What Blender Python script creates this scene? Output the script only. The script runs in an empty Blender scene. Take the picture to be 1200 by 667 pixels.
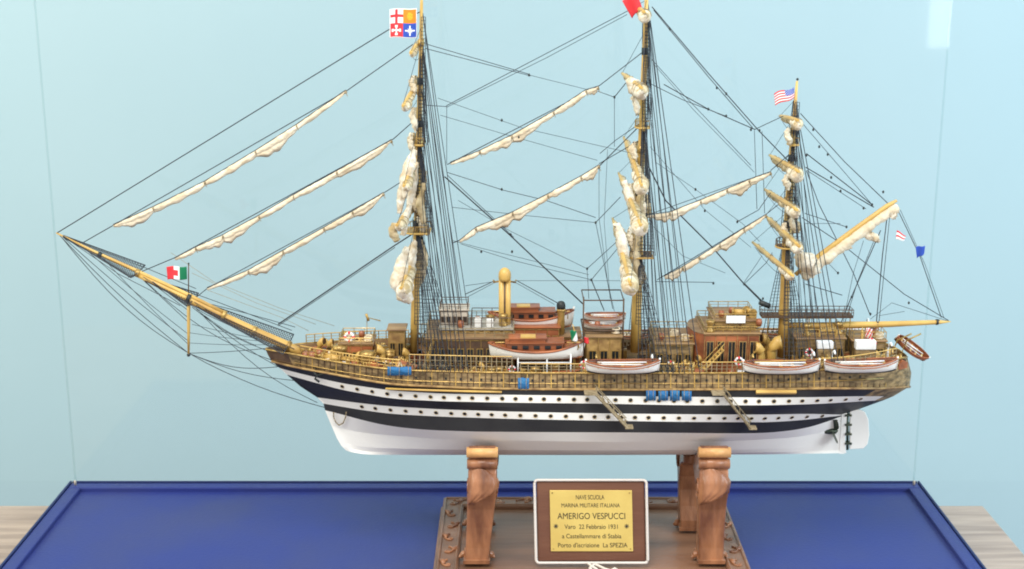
import bpy, math, random
from mathutils import Vector, Matrix
random.seed(7)
PI = math.pi
sc = bpy.context.scene
col = sc.collection

# ------------------------------------------------------------------ camera
F = 1567.0; PITCH = math.radians(14.1); CAM = Vector((0, -1.5, 0.76))
cp, sp = math.cos(PITCH), math.sin(PITCH)
cd = bpy.data.cameras.new('camera'); cam = bpy.data.objects.new('camera', cd); col.objects.link(cam)
cam.location = CAM; cam.rotation_euler = (PI/2 - PITCH, 0, 0)
cd.sensor_width = 36; cd.lens = F/1200*36; cd.clip_start = 0.05; cd.clip_end = 50
sc.camera = cam

def ray(px, py):
    u = (px-600)/F; v = (333.5-py)/F
    return Vector((u, cp + v*sp, -sp + v*cp))
def P(px, py, y=0.0):
    d = ray(px, py); return CAM + d*((y-CAM.y)/d.y)
def PZ(px, py, z):
    d = ray(px, py); return CAM + d*((z-CAM.z)/d.z)

# ------------------------------------------------------------------ materials
def mat(name, c, rough=.5, metal=0., noise=.0, nscale=60, c2=None, bump=0., bscale=200, spec=.5, stretch=None, coat=0):
    m = bpy.data.materials.new(name); m.use_nodes = True
    nt = m.node_tree; b = nt.nodes['Principled BSDF']
    b.inputs['Roughness'].default_value = rough; b.inputs['Metallic'].default_value = metal
    b.inputs['Specular IOR Level'].default_value = spec
    b.inputs['Coat Weight'].default_value = coat
    b.inputs['Base Color'].default_value = (*c, 1)
    tc = nt.nodes.new('ShaderNodeTexCoord'); mp = nt.nodes.new('ShaderNodeMapping')
    nt.links.new(tc.outputs['Object'], mp.inputs['Vector'])
    if stretch: mp.inputs['Scale'].default_value = stretch
    if noise > 0 or c2:
        n = nt.nodes.new('ShaderNodeTexNoise'); n.inputs['Scale'].default_value = nscale; n.inputs['Detail'].default_value = 5
        nt.links.new(mp.outputs[0], n.inputs['Vector'])
        r = nt.nodes.new('ShaderNodeValToRGB')
        a = c2 if c2 else tuple(x*(1-noise) for x in c)
        r.color_ramp.elements[0].position = .35; r.color_ramp.elements[1].position = .65
        r.color_ramp.elements[0].color = (*a, 1); r.color_ramp.elements[1].color = (*c, 1)
        nt.links.new(n.outputs['Fac'], r.inputs['Fac']); nt.links.new(r.outputs[0], b.inputs['Base Color'])
    if bump > 0:
        n2 = nt.nodes.new('ShaderNodeTexNoise'); n2.inputs['Scale'].default_value = bscale; n2.inputs['Detail'].default_value = 4
        nt.links.new(mp.outputs[0], n2.inputs['Vector'])
        bp = nt.nodes.new('ShaderNodeBump'); bp.inputs['Strength'].default_value = bump; bp.inputs['Distance'].default_value = .002
        nt.links.new(n2.outputs['Fac'], bp.inputs['Height']); nt.links.new(bp.outputs[0], b.inputs['Normal'])
    return m
M = {}
M['white'] = mat('white_paint', (.84,.82,.78), .45, c2=(.79,.765,.72), nscale=12, bump=.08, spec=.3)
M['black'] = mat('black_paint', (.018,.018,.021), .5, c2=(.028,.028,.03), nscale=25, bump=.05, spec=.3)
M['wood'] = mat('bulwark_wood', (.34,.225,.10), .55, c2=(.085,.055,.022), nscale=85, bump=.4, stretch=(1,1,2.5))
M['planks'] = mat('deck_planks', (.36,.22,.10), .6, c2=(.17,.095,.045), nscale=90, bump=.2, stretch=(.15,1.5,1))
M['ochre'] = mat('ochre_varnish', (.46,.29,.10), .5, c2=(.19,.10,.035), nscale=85, bump=.3)
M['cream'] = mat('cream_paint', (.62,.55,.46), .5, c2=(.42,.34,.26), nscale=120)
M['deckgrey'] = mat('grey_canvas_deck', (.42,.40,.35), .7, c2=(.26,.23,.19), nscale=80)
M['mahogany'] = mat('mahogany', (.42,.135,.05), .38, c2=(.17,.05,.02), nscale=70, bump=.3, stretch=(.4,1,1))
M['dkwood'] = mat('dark_wood', (.11,.06,.03), .5, c2=(.05,.025,.015), nscale=80)
M['brass'] = mat('brass', (.58,.38,.12), .38, .5, c2=(.28,.17,.05), nscale=120, bump=.2)
M['spar'] = mat('ochre_spar', (.66,.43,.12), .4, c2=(.48,.28,.07), nscale=50, stretch=(.6,.6,.6), bump=.2)
M['sail'] = mat('sail_cloth', (.82,.73,.57), .9, c2=(.62,.50,.34), nscale=60, bump=.9, bscale=220)
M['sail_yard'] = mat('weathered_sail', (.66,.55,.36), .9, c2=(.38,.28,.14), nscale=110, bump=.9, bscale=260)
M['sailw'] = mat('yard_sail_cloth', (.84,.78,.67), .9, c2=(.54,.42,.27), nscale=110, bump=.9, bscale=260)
M['rope'] = mat('tarred_rope', (.035,.04,.05), .8, c2=(.02,.022,.03), nscale=200)
M['hemp'] = mat('hemp_rope', (.34,.27,.17), .9, c2=(.2,.15,.08), nscale=300)
M['glass_dk'] = mat('dark_pane', (.015,.018,.02), .12)
M['bluecloth'] = mat('blue_canvas', (.02,.15,.33), .7, c2=(.012,.12,.33), nscale=120, bump=.6)
M['red'] = mat('red_cloth', (.68,.03,.04), .7, bump=.3); M['green'] = mat('green_cloth', (.0,.17,.07), .7, bump=.3)
M['flagwhite'] = mat('white_cloth', (.8,.8,.8), .7, bump=.3); M['orange'] = mat('orange_cloth', (.75,.22,.01), .7, bump=.3)
M['yellow'] = mat('yellow_cloth', (.85,.42,.02), .7); M['navy'] = mat('navy_cloth', (.02,.07,.42), .7, bump=.3)
M['stand'] = mat('carved_walnut', (.37,.155,.07), .42, c2=(.14,.05,.022), nscale=38, bump=.9, bscale=90, stretch=(1.5,1,.4), coat=.2)
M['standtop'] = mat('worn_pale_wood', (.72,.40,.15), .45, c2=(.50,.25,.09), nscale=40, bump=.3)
M['board'] = mat('board_walnut', (.25,.12,.065), .42, c2=(.14,.065,.035), nscale=14, bump=.35, bscale=60, stretch=(.25,2.2,1), coat=.2)
M['frame'] = mat('plaque_wood', (.16,.065,.035), .4, c2=(.12,.045,.025), nscale=20, bump=.2, stretch=(.3,2,2))
M['plate'] = mat('engraved_brass_plate', (.76,.57,.17), .42, .35, c2=(.66,.47,.13), nscale=18, bump=.1)
M['ink'] = mat('engraving_black', (.02,.016,.008), .6)
M['blue'] = mat('blue_laminate', (.025,.038,.195), .42, c2=(.036,.046,.165), nscale=7, bump=.15, bscale=250, spec=.28)
M['bluedk'] = mat('blue_edge', (.010,.018,.09), .3, bump=.1)
M['table'] = mat('pale_plank_table', (.50,.37,.29), .5, c2=(.33,.24,.19), nscale=16, bump=.3, bscale=70, stretch=(.35,5,1))
M['wall'] = mat('pale_blue_wall', (.37,.495,.54), .8, c2=(.35,.475,.52), nscale=1.6, bump=.03, bscale=40)
M['wallband'] = mat('pale_blue_skirting', (.29,.41,.45), .6, bump=.03)
M['cord'] = mat('white_cord', (.66,.60,.55), .7, bump=.4, bscale=500)
M['bronze'] = mat('propeller_bronze', (.10,.11,.07), .35, .6, c2=(.04,.06,.05), nscale=120)
M['net'] = mat('net_twine', (.03,.032,.038), .9)
M['iron'] = mat('dark_iron', (.03,.035,.035), .5, .3)
g = bpy.data.materials.new('clear_acrylic'); g.use_nodes = True; nt = g.node_tree; nt.nodes.clear()
o_ = nt.nodes.new('ShaderNodeOutputMaterial'); mx = nt.nodes.new('ShaderNodeMixShader'); tr = nt.nodes.new('ShaderNodeBsdfTransparent')
gl = nt.nodes.new('ShaderNodeBsdfGlossy'); mx.inputs[0].default_value = .022
tr.inputs['Color'].default_value = (.985,.993,.993,1); gl.inputs['Roughness'].default_value = .04
nt.links.new(tr.outputs[0], mx.inputs[1]); nt.links.new(gl.outputs[0], mx.inputs[2]); nt.links.new(mx.outputs[0], o_.inputs[0])
M['acrylic'] = g
g2 = g.copy(); g2.name = 'glued_acrylic_edge'; M['edge'] = g2
for n_ in g2.node_tree.nodes:
    if n_.type == 'BSDF_TRANSPARENT': n_.inputs['Color'].default_value = (.94,.965,.965,1)
    if n_.type == 'MIX_SHADER': n_.inputs[0].default_value = .03

# ------------------------------------------------------------------ mesh builder
class MB:
    def __init__(s): s.v = []; s.f = []; s.m = []; s.mats = []; s.smooth = []
    def mi(s, m):
        if m not in s.mats: s.mats.append(m)
        return s.mats.index(m)
    def face(s, idx, m, sm=False): s.f.append(tuple(idx)); s.m.append(s.mi(m)); s.smooth.append(sm)
    def box(s, a, b, m, rot=None, c=None):
        a = Vector(a); b = Vector(b); n = len(s.v)
        pts = [Vector((x,y,z)) for z in (a.z,b.z) for y in (a.y,b.y) for x in (a.x,b.x)]
        if rot: pts = [rot @ (p-c) + c for p in pts]
        s.v += pts
        for q in ((0,2,3,1),(4,5,7,6),(0,1,5,4),(2,6,7,3),(0,4,6,2),(1,3,7,5)): s.face([n+i for i in q], m)
        return s
    def tube(s, pts, r, m, n=6, cap=True, sq=1.0):
        pts = [Vector(p) for p in pts]; K = len(pts)
        rr = r if isinstance(r, (list, tuple)) else [r]*K
        st = len(s.v)
        for i, p in enumerate(pts):
            d = (pts[min(i+1,K-1)] - pts[max(i-1,0)])
            if d.length < 1e-9: d = Vector((0,0,1))
            d.normalize()
            up = Vector((0,0,1)) if abs(d.z) < .9 else Vector((1,0,0))
            a = d.cross(up).normalized(); b = a.cross(d).normalized()
            for k in range(n):
                t = 2*PI*k/n; s.v.append(p + (a*math.cos(t)*sq + b*math.sin(t))*rr[i])
        for i in range(K-1):
            for k in range(n):
                k2 = (k+1) % n
                s.face((st+i*n+k, st+i*n+k2, st+(i+1)*n+k2, st+(i+1)*n+k), m, n > 4)
        if cap:
            s.face([st+k for k in range(n)][::-1], m); s.face([st+(K-1)*n+k for k in range(n)], m)
        return s
    def ball(s, c, r, m, n=10, k=6, sz=1.0):
        c = Vector(c)
        pts = [c + Vector((0,0,-r*sz*math.cos(PI*i/k)*1)) for i in range(k+1)]
        rad = [max(r*math.sin(PI*i/k), r*.02) for i in range(k+1)]
        return s.tube(pts, rad, m, n)
    def lathe(s, c, prof, m, n=14):   # prof: (radius, z)
        c = Vector(c); return s.tube([c+Vector((0,0,z)) for r, z in prof], [max(r,1e-5) for r, z in prof], m, n)
    def prism(s, poly, x0, x1, m):    # poly in (y,z), extruded along x
        n = len(s.v); K = len(poly)
        s.v += [Vector((x0,y,z)) for y,z in poly] + [Vector((x1,y,z)) for y,z in poly]
        s.face([n+i for i in range(K)], m); s.face([n+K+i for i in range(K)][::-1], m)
        for i in range(K):
            j = (i+1) % K; s.face((n+i, n+K+i, n+K+j, n+j), m)
        return s
    def grid(s, rows, m, sm=True, mf=None):
        n = len(s.v); R = len(rows); C = len(rows[0])
        for r in rows: s.v += [Vector(p) for p in r]
        for i in range(R-1):
            for j in range(C-1):
                s.face((n+i*C+j, n+i*C+j+1, n+(i+1)*C+j+1, n+(i+1)*C+j), mf(i,j) if mf else m, sm)
        return s
    def build(s, name, parent=None, label=None, loc=None, bevel=0, local=False):
        # verts are given in world space (or in local space when local=True)
        base = Vector((0,0,0))
        if not local:
            if parent is not None: base = wl(parent)
            elif loc is not None: base = Vector(loc)
        me = bpy.data.meshes.new(name)
        me.from_pydata([tuple(v-base) for v in s.v], [], s.f)
        for m in s.mats: me.materials.append(M[m])
        for p, i, sm in zip(me.polygons, s.m, s.smooth): p.material_index = i; p.use_smooth = sm
        me.update()
        o = bpy.data.objects.new(name, me); col.objects.link(o)
        if parent is not None: o.parent = parent
        if loc is not None and (local or parent is None): o.location = loc
        if label: o['label'] = label
        if bevel:
            b = o.modifiers.new('bevel', 'BEVEL'); b.width = bevel; b.segments = 2; b.limit_method = 'ANGLE'
        return o
def wl(o):
    p = Vector((0,0,0))
    while o is not None: p += o.location; o = o.parent
    return p
def copy_tree(o, parent):
    c = o.copy(); col.objects.link(c); c.parent = parent
    for ch in list(o.children): copy_tree(ch, c)
    return c
def thing(name, label, cat, loc):
    o = bpy.data.objects.new(name, None); col.objects.link(o); o.location = loc
    o.empty_display_size = .02; o['label'] = label; o['category'] = cat; return o
def lerp(a, b, t): return a + (b-a)*t
def curve(pts, x):
    if x <= pts[0][0]: return pts[0][1]
    for (x0,y0),(x1,y1) in zip(pts, pts[1:]):
        if x <= x1:
            return lerp(y0, y1, (x-x0)/(x1-x0))
    return pts[-1][1]
def scurve(pts, x, w=14):          # smoothed
    lo, hi = pts[0][0], pts[-1][0]
    w = max(min(w, x-lo, hi-x), 0)
    return sum(curve(pts, x+w*k) for k in (-1,-.5,0,.5,1))/5

# ------------------------------------------------------------------ room: wall, table, plinth
TZ = 0.0
wb = MB(); wb.box((-3,.62,-1.0),(3,.70,2.2),'wall'); o = wb.build('wall'); o['kind'] = 'structure'
wb = MB(); wb.box((-3,.60,-.9),(3,.617,-.095),'wallband')
zz = PZ(600, 592, 0).y
pL = PZ(-60, 600, TZ); pR = PZ(1152, 592, TZ)
tt = MB(); yb = pR.y
tt.box((-1.3,-.75,-.03),(pR.x,yb,TZ),'table')
tb = tt.build('table', loc=(0,-.25,0), bevel=.003)
tb['label'] = 'pale wooden plank table top under the blue plinth'; tb['category'] = 'table'

ZB = .046      # top of blue plinth
c0 = PZ(85,565,ZB); c1 = PZ(1076,567,ZB)
X0, X1, YB = c0.x, c1.x, (c0.y+c1.y)/2; YF = -.25
pl = thing('plinth', 'shiny blue rectangular plinth with raised rim standing on the plank table', 'plinth', ((X0+X1)/2, (YB+YF)/2, 0))
b = MB(); b.box((X0+.004,YF+.004,.0005),(X1-.004,YB-.004,ZB-.006),'blue'); b.build('plinth_body', pl, bevel=.001)
for nm, a, c in (('back',(X0,YB-.017,.002),(X1,YB,ZB)),('front',(X0,YF,.002),(X1,YF+.017,ZB)),('l',(X0,YF+.017,.002),(X0+.017,YB-.017,ZB)),('r',(X1-.017,YF+.017,.002),(X1,YB-.017,ZB))):
    b = MB(); b.box(a, c, 'blue')
    if nm == 'l': b.box((a[0]-.004,YF,.001),(a[0]-.0005,YB+.004,ZB+.002),'bluedk')
    elif nm == 'r': b.box((c[0]+.0005,YF,.001),(c[0]+.004,YB+.004,ZB+.002),'bluedk')
    elif nm == 'back': b.box((X0,YB+.0005,.001),(X1,YB+.004,ZB+.002),'bluedk')
    b.build('rim', pl, bevel=.0015)
ZT = ZB-.006   # inner surface of plinth

gc = thing('display_case', 'clear acrylic case panes rising from the edges of the blue plinth', 'display case', ((X0+X1)/2, YB, ZB))
GT = 1.2
b = MB(); b.box((X0+.009,YB-.010,ZB+.0005),(X1-.009,YB-.006,GT),'acrylic'); b.build('back_pane', gc)
b = MB(); b.box((X0+.005,YF+.005,ZB+.0005),(X0+.009,YB-.006,GT),'acrylic'); b.build('side_pane', gc)
b = MB(); b.box((X1-.009,YF+.005,ZB+.0005),(X1-.005,YB-.006,GT),'acrylic'); b.build('side_pane', gc)
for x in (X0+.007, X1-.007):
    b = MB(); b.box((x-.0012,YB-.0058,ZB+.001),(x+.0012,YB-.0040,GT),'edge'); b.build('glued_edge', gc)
    b = MB(); b.lathe((x, YB-.007, ZB), [(.0018,.0),(.0018,.005),(.0014,.006),(.0004,.0068)], 'cream', 8); b.build('corner_glint', gc)  # solid cream bead standing in for the sparkle at the acrylic corner

# ------------------------------------------------------------------ stand
BT = .062
y_back = PZ(684,583,BT).y; xl = PZ(520,583,BT).x; xr = PZ(848,583,BT).x
y_fr = -.135
st = thing('display_stand', 'carved brown wooden cradle stand carrying the ship on a rectangular board', 'stand', ((xl+xr)/2, (y_back+y_fr)/2, ZT))
b = MB()
b.box((xl-.004,y_fr-.004,ZT+.0005),(xr+.004,y_back+.004,ZT+.008),'board'); 
b.box((xl+.001,y_fr+.001,ZT+.008),(xr-.001,y_back-.001,BT-.005),'board')
bb = b.build('board', st, bevel=.002)
b = MB(); w = .027
for a, c in (((xl,y_back-w,BT-.005),(xr,y_back,BT)),((xl,y_fr,BT-.005),(xr,y_fr+w,BT)),((xl,y_fr+w,BT-.005),(xl+w,y_back-w,BT)),((xr-w,y_fr+w,BT-.005),(xr,y_back-w,BT))):
    b.box(a, c, 'board')
# inner & outer beads
def ringbead(b, inset, r, m='board', z=BT):
    x0,x1,y0,y1 = xl+inset, xr-inset, y_fr+inset, y_back-inset
    b.tube([(x0,y0,z),(x1,y0,z)], r, m, 6); b.tube([(x0,y1,z),(x1,y1,z)], r, m, 6)
    b.tube([(x0,y0,z),(x0,y1,z)], r, m, 6); b.tube([(x1,y0,z),(x1,y1,z)], r, m, 6)
ringbead(b, .003, .0022); ringbead(b, w-.003, .0022)
b.build('border', bb, bevel=.001)
# carved foliate relief on border: S-scrolls and leaves
b = MB()
def scroll(b, cx, cy, ang, s, flip=1):
    pts = []; rr = []
    for i in range(22):
        t = i/21
        a = t*2.6*PI; r = .0085*s*(1-t*.78)
        lx = .012*s*(1-t) * 1.0 + r*math.cos(a) ; ly = flip*(r*math.sin(a))
        pts.append((cx + lx*math.cos(ang) - ly*math.sin(ang), cy + lx*math.sin(ang) + ly*math.cos(ang), BT+.0008))
        rr.append(.0018*s*(1-.5*t))
    b.tube(pts, rr, 'stand', 5)
def leafc(b, cx, cy, ang, L):
    pts = [Vector((cx+math.cos(ang)*L*t + .15*L*math.sin(ang)*math.sin(t*PI), cy+math.sin(ang)*L*t, BT+.001)) for t in (0,.2,.45,.7,1)]
    b.tube(pts, [L*.05,L*.2,L*.24,L*.16,L*.02], 'stand', 6)
nx = 9
for side_y in (y_back-w/2, y_fr+w/2):
    for i in range(nx):
        x = lerp(xl+.04, xr-.04, i/(nx-1)); f = 1 if i % 2 else -1
        scroll(b, x, side_y, PI if i < nx/2 else 0, .8, f)
        leafc(b, x+.004, side_y-f*.004, (0 if i > nx/2 else PI) + f*.5, .014)
for xx in (xl+w/2, xr-w/2):
    for i in range(7):
        y = lerp(y_fr+.03, y_back-.025, i/6); f = 1 if i % 2 else -1
        scroll(b, xx, y, PI/2, .8, f); leafc(b, xx-f*.004, y+.006, PI/2+f*.5, .014)
b.build('relief_carving', bb)

# cradle legs: an S-scroll profile in the y-z plane
def leg(x0, x1, sgn, label=None):
    s = -1 if sgn < 0 else 1
    pr = [(0.002,.1725),(-.020,.1815),(-.040,.1925),(-.050,.2045),(-.0585,.2050),(-.0625,.1995),(-.0600,.1925),(-.0555,.1905),(-.0612,.1875),(-.0622,.1830),(-.0585,.1785),
          (-.0605,.174),(-.0635,.165),(-.0640,.152),(-.0600,.140),(-.0575,.128),(-.0570,.105),(-.0585,.080),(-.0610,BT-.0005),
          (-.030,BT-.0005),(-.030,.075),(-.036,.092),(-.040,.112),(-.038,.130),(-.026,.150),(-.010,.160),(.002,.162)]
    pr = [(y, z) if s < 0 else (-y, z) for y, z in pr]
    if s > 0: pr = pr[::-1]
    b = MB(); b.prism(pr, x0, x1, 'stand'); left = x0 < 0
    def tap(bb):
        for v in bb.v:
            t = min(max((.150-v.z)/(.150-BT),0),1); v.x = (x0+x1)/2 + (v.x-(x0+x1)/2)*(1-.16*t) - (.0075*t if left else -.001*t) + (.002 if left else 0)
    tap(b)
    o = b.build('cradle_leg', st, label, bevel=.0018)
    t = MB(); xm = (x0+x1)/2; W_ = x1-x0
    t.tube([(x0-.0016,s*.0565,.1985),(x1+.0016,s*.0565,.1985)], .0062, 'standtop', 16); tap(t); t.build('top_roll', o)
    t = MB(); t.tube([(x0-.0012,s*.0562,.1845),(x1+.0012,s*.0562,.1845)], .0060, 'stand', 16); tap(t); t.build('lower_roll', o)
    # acanthus leaf: a ribbed shell lying on the outer face, its tip curling to the left
    l = MB(); rs = []
    for i in range(17):
        u = i/16; z = lerp(.177,.136,u)-.001*math.sin(u*3); le = curve([(0,-.42),(.25,-.5),(.7,-.54),(1,-.52)],u); ri = curve([(0,.20),(.10,.44),(.3,.60),(.5,.58),(.7,.34),(.85,0),(1,-.34)],u)
        yy = curve([(0,.0600),(.3,.0675),(.6,.0700),(.85,.0675),(1,.0610)],u); row = []
        for j in range(25):
            v = j/24; edge = min(v,1-v)*6; edge = min(edge,1)**.6
            rib = .0009*abs(math.sin(PI*5*(v*.9+u*.35)))
            row.append(Vector((xm+W_*lerp(le,ri,v), s*(lerp(.0585,yy,edge)+rib*edge), z + .003*math.sin(PI*v)*(1-u))))
        rs.append(row)
    l.grid(rs,'stand'); 
    for xe in (x0-.0004, x1+.0004):
        pts = [(xe, s*(.050 + .011*(1-i/26)*math.cos(i*.55)), .150+.015*(1-i/26)*math.sin(i*.55)) for i in range(26)]
        l.tube(pts, [.0014*(1-.4*i/26) for i in range(26)], 'stand', 5)
    tap(l); l.build('leaf_carving', o)
    f = MB()
    f.box((x0-.002,min(s*.0635,s*.028),BT),(x1+.002,max(s*.0635,s*.028),BT+.0045),'stand')
    for xe, dx in ((x0,-1),(x1,1)):
        for h_, sc_ in ((.006,.8),):
            pts = [Vector((xe+dx*(.011*sc_*t), s*(.048-.004*sc_*math.sin(t*3)), BT+.001+h_*(1-t)**1.5)) for t in [i/8 for i in range(9)]]
            f.tube(pts, [.0020,.0032,.0040,.0043,.0040,.0034,.0027,.0018,.0006], 'stand', 8)
    tap(f); f.build('foot', o, bevel=.0008)
    return o
xa, xb = P(547,600,-.06).x, P(580,600,-.06).x
leg(xa, xb, -1, 'near left cradle leg with ribbed leaf carving'); leg(xa, xb, 1)
xc, xd = P(818,600,-.06).x, P(852,600,-.06).x
leg(xc, xd, -1, 'near right cradle leg with ribbed leaf carving'); leg(xc-.011, xd-.011, 1)

# ------------------------------------------------------------------ plaque
pb = PZ(694, 660, BT+.001); pt = P(692, 562, pb.y+.022)
U = (pt-pb); PH = U.length; U.normalize(); XD = Vector((1,0,0)); N = XD.cross(U).normalized()   # N points to the camera (-y)
if N.y > 0: N = -N
sca = PH/98.0     # metres per photo px on plaque
PQ = Matrix((XD, U, N)).transposed()
def Q(ix, iy, d=0): return pb + XD*((ix-694)*sca) + U*((660-iy)*sca) + N*d
pq = thing('plaque', 'framed brass name plaque with white cord edging leaning on the stand board', 'plaque', pb)
def slab(b, x0,y0,x1,y1,d0,d1,m):
    n = len(b.v); b.v += [Q(x,y,d) for d in (d0,d1) for (x,y) in ((x0,y0),(x1,y0),(x1,y1),(x0,y1))]
    for q in ((3,2,1,0),(4,5,6,7),(0,1,5,4),(1,2,6,5),(2,3,7,6),(3,0,4,7)): b.face([n+i for i in q], m)
b = MB(); slab(b, 631,658,757,564,-.008,-.0005,'frame'); fr_o = b.build('plaque_frame', pq, bevel=.0015)
b = MB(); slab(b, 646,646,742,574.5,-.0005,.0012,'plate'); pt_o = b.build('brass_plate', pq, bevel=.0004)
b = MB(); 
for (x, y) in ((649,577.5),(739,577.5),(649,643),(739,643)):
    b.tube([Q(x,y,.0012),Q(x,y,.0018)], .0009, 'brass', 8)
b.build('corner_pin', pt_o)
def rr(x0,y0,x1,y1,r):
    o = []
    for cx,cy,a0 in ((x1-r,y0+r,-90),(x1-r,y1-r,0),(x0+r,y1-r,90),(x0+r,y0+r,180)):
        for k in range(7):
            a = math.radians(a0+15*k); o.append((cx+r*math.cos(a), cy+r*math.sin(a)))
    return o
b = MB(); ring = rr(628.5,562.5,759,659.5,4); ring.append(ring[0])
b.tube([Q(x,y,.001) for x,y in ring], .0016, 'cord', 8, cap=False); cd_o = b.build('cord_edging', pq)
b = MB()
kn = [(689,659,.004),(692,663,.007),(698,667,.008),(694,670,.008),(690,666,.008),(696,661,.008),(701,663,.007),(708,667,.007),(714,669,.006),(719,666,.006),(722,669,.006),(716,673,.005),(708,671,.006),(700,672,.006)]
def q2(ix, iy, d):   # keeps the knot just above the board
    p = Q(ix, iy, d); p.z = max(p.z, BT+.0022); 
    if iy > 660: p.y = pb.y - .003 - (iy-660)*.0022
    return p
sm = []
for i in range(len(kn)-1):
    for k in range(4):
        t = k/4; sm.append(q2(*[lerp(kn[i][j], kn[i+1][j], t) for j in range(3)]))
b.tube(sm, .0017, 'cord', 7); b.build('cord_knot', cd_o)
dg = None
def text(s, cx, cy, w, h, bold=0):
    cu = bpy.data.curves.new('t', 'FONT'); cu.body = s; cu.align_x = 'CENTER'; cu.align_y = 'CENTER'; cu.size = 1; cu.extrude = .012; cu.offset = bold
    t = bpy.data.objects.new('t', cu); col.objects.link(t)
    bpy.context.view_layer.update()
    me = bpy.data.meshes.new_from_object(t.evaluated_get(bpy.context.evaluated_depsgraph_get()))
    bpy.data.objects.remove(t); bpy.data.curves.remove(cu)
    xs = [v.co.x for v in me.vertices]; ys = [v.co.y for v in me.vertices]
    x0,x1,y0,y1 = min(xs),max(xs),min(ys),max(ys)
    for v in me.vertices:
        ix = cx + ((v.co.x-x0)/(x1-x0)-.5)*w; iy = cy - ((v.co.y-y0)/(y1-y0)-.5)*h
        v.co = Q(ix, iy, .00125 + (v.co.z+.012)*.008) - wl(pt_o)
    me.materials.clear(); me.materials.append(M['ink'])
    o = bpy.data.objects.new('lettering', me); col.objects.link(o); o.parent = pt_o; o['label'] = 'engraved line reading %s' % s
text('NAVE SCUOLA', 693, 582.5, 33, 5.2)
text('MARINA MILITARE ITALIANA', 693.5, 592, 68, 4.6)
text('AMERIGO VESPUCCI', 694, 604.5, 79, 7.2)
text('Varo  22 Febbraio 1931', 693.5, 617, 62, 5.2)
text('a Castellammare di Stabia', 694, 628, 69, 5.2)
text("Porto d'iscrizione  La SPEZIA", 695, 638.5, 81, 5.4)
for x in (652.5, 735):
    b = MB()
    for k in range(4):
        a = k*PI/4
        b.tube([Q(x-2.7*math.cos(a),616.5-2.7*math.sin(a),.0013),Q(x+2.7*math.cos(a),616.5+2.7*math.sin(a),.0013)], .0004, 'ink', 4)
    b.build('star_ornament', pt_o)

# ------------------------------------------------------------------ the ship
KZ = P(700,533,0).z
ship = thing('ship_model', 'three masted sailing ship model with black and white striped hull and furled sails', 'ship model', (P(700,500,0).x, 0, KZ))

LV = {   # level: (curve of (px,row), half breadth, entry px, exit px, exit power)
 'K':  ([(405,527.5),(412,530.5),(426,533),(500,533.2),(700,533.3),(900,532.6),(992,531)], .003, 15, 15, .5),
 'k':  ([(400,522.5),(412,527),(430,529.5),(520,530.5),(700,531),(850,531),(940,529.5),(991,527)], .024, 300, 360, 1.4),
 'b':  ([(395,514),(410,522),(440,525),(520,527),(700,528),(850,527.5),(940,525),(991,521)], .044, 330, 400, 1.5),
 'a':  ([(388,498),(405,504),(440,509),(520,515),(700,518),(850,517.5),(930,513),(970,506),(989,502)], .060, 300, 360, 1.35),
 '1':  ([(381,481),(390,483),(400,485.5),(430,494),(460,500),(500,504),(560,506),(640,506.5),(760,507),(860,508),(900,507.5),(940,503),(965,496),(986,488)], .0665, 290, 260, 1.0),
 '2':  ([(379,473),(400,476.6),(430,481.5),(460,485.3),(520,488.5),(600,491),(700,493),(800,494.5),(900,495),(940,492.5),(965,489.5),(986,487)], .0675, 280, 230, .85),
 '3':  ([(372,466),(385,467.5),(400,469.7),(430,473.5),(460,476.5),(520,480),(600,482.5),(700,484.5),(800,485.5),(900,486),(945,485),(987,486)], .068, 270, 190, .8),
 'c':  ([(352,453),(400,463.2),(460,472),(520,475.3),(600,477.3),(700,478.7),(800,480.3),(900,480.5),(960,478.5),(1000,478.5),(1011,478)], .068, 260, 170, .65),
 '4':  ([(336,439),(340,440.4),(400,457),(460,467.5),(520,470.5),(600,472),(700,473),(800,475),(900,475),(960,473.5),(1000,471),(1036,469)], .068, 250, 150, .55),
 '5':  ([(328,431.5),(340,435),(400,449.3),(460,458),(520,461.5),(600,462.8),(700,464),(800,465),(900,466),(960,465.5),(1000,464.5),(1047,464.5)], .068, 245, 135, .5),
 '6':  ([(318,423),(340,429),(400,440),(450,449),(480,451.5),(560,455),(640,456),(760,456.5),(900,456),(960,455),(1010,455),(1040,455),(1066,453)], .068, 230, 110, .5),
 'd':  ([(314,416),(345,422),(400,432.5),(450,440.5),(480,443),(560,445.5),(640,446.5),(760,446.5),(900,446),(960,444),(1010,442),(1040,440),(1068,437)], .0675, 220, 95, .5),
 '7':  ([(311,409),(350,416),(400,425),(450,432),(480,434),(560,436),(640,437),(760,437),(860,437),(940,435),(1000,430),(1040,423),(1063,418)], .0665, 210, 85, .5),
}
ORDER = ['K','k','b','a','1','2','3','c','4','5','6','d','7']
def hb(k, px):
    c, B, en, ex, pw = LV[k]; s, e = c[0][0], c[-1][0]
    u = min(max((px-s)/en,0),1); v = min(max((e-px)/ex,0),1)
    fe = math.sin(u*PI/2)**(.85 if k not in 'abk' else 1.25)
    fx = (1-(1-v)**2)**pw
    return max(B*fe*fx, .0016 if k != 'K' else .0012)
def LP(k, px, off=0):
    return P(px, scurve(LV[k][0], px), -hb(k,px)-off)
NS = 130
def lpx(k, i):
    c = LV[k][0]; t = .5-.5*math.cos(PI*i/NS); t = lerp(i/NS, t, .75); return lerp(c[0][0], c[-1][0], t)
def side_point(px, row, off=0):
    ks = [(scurve(LV[k][0], px), hb(k, px)) for k in ORDER if LV[k][0][0][0] <= px <= LV[k][0][-1][0]]
    ks.sort()
    y = curve(ks, row); return P(px, row, -y-off)
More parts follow.
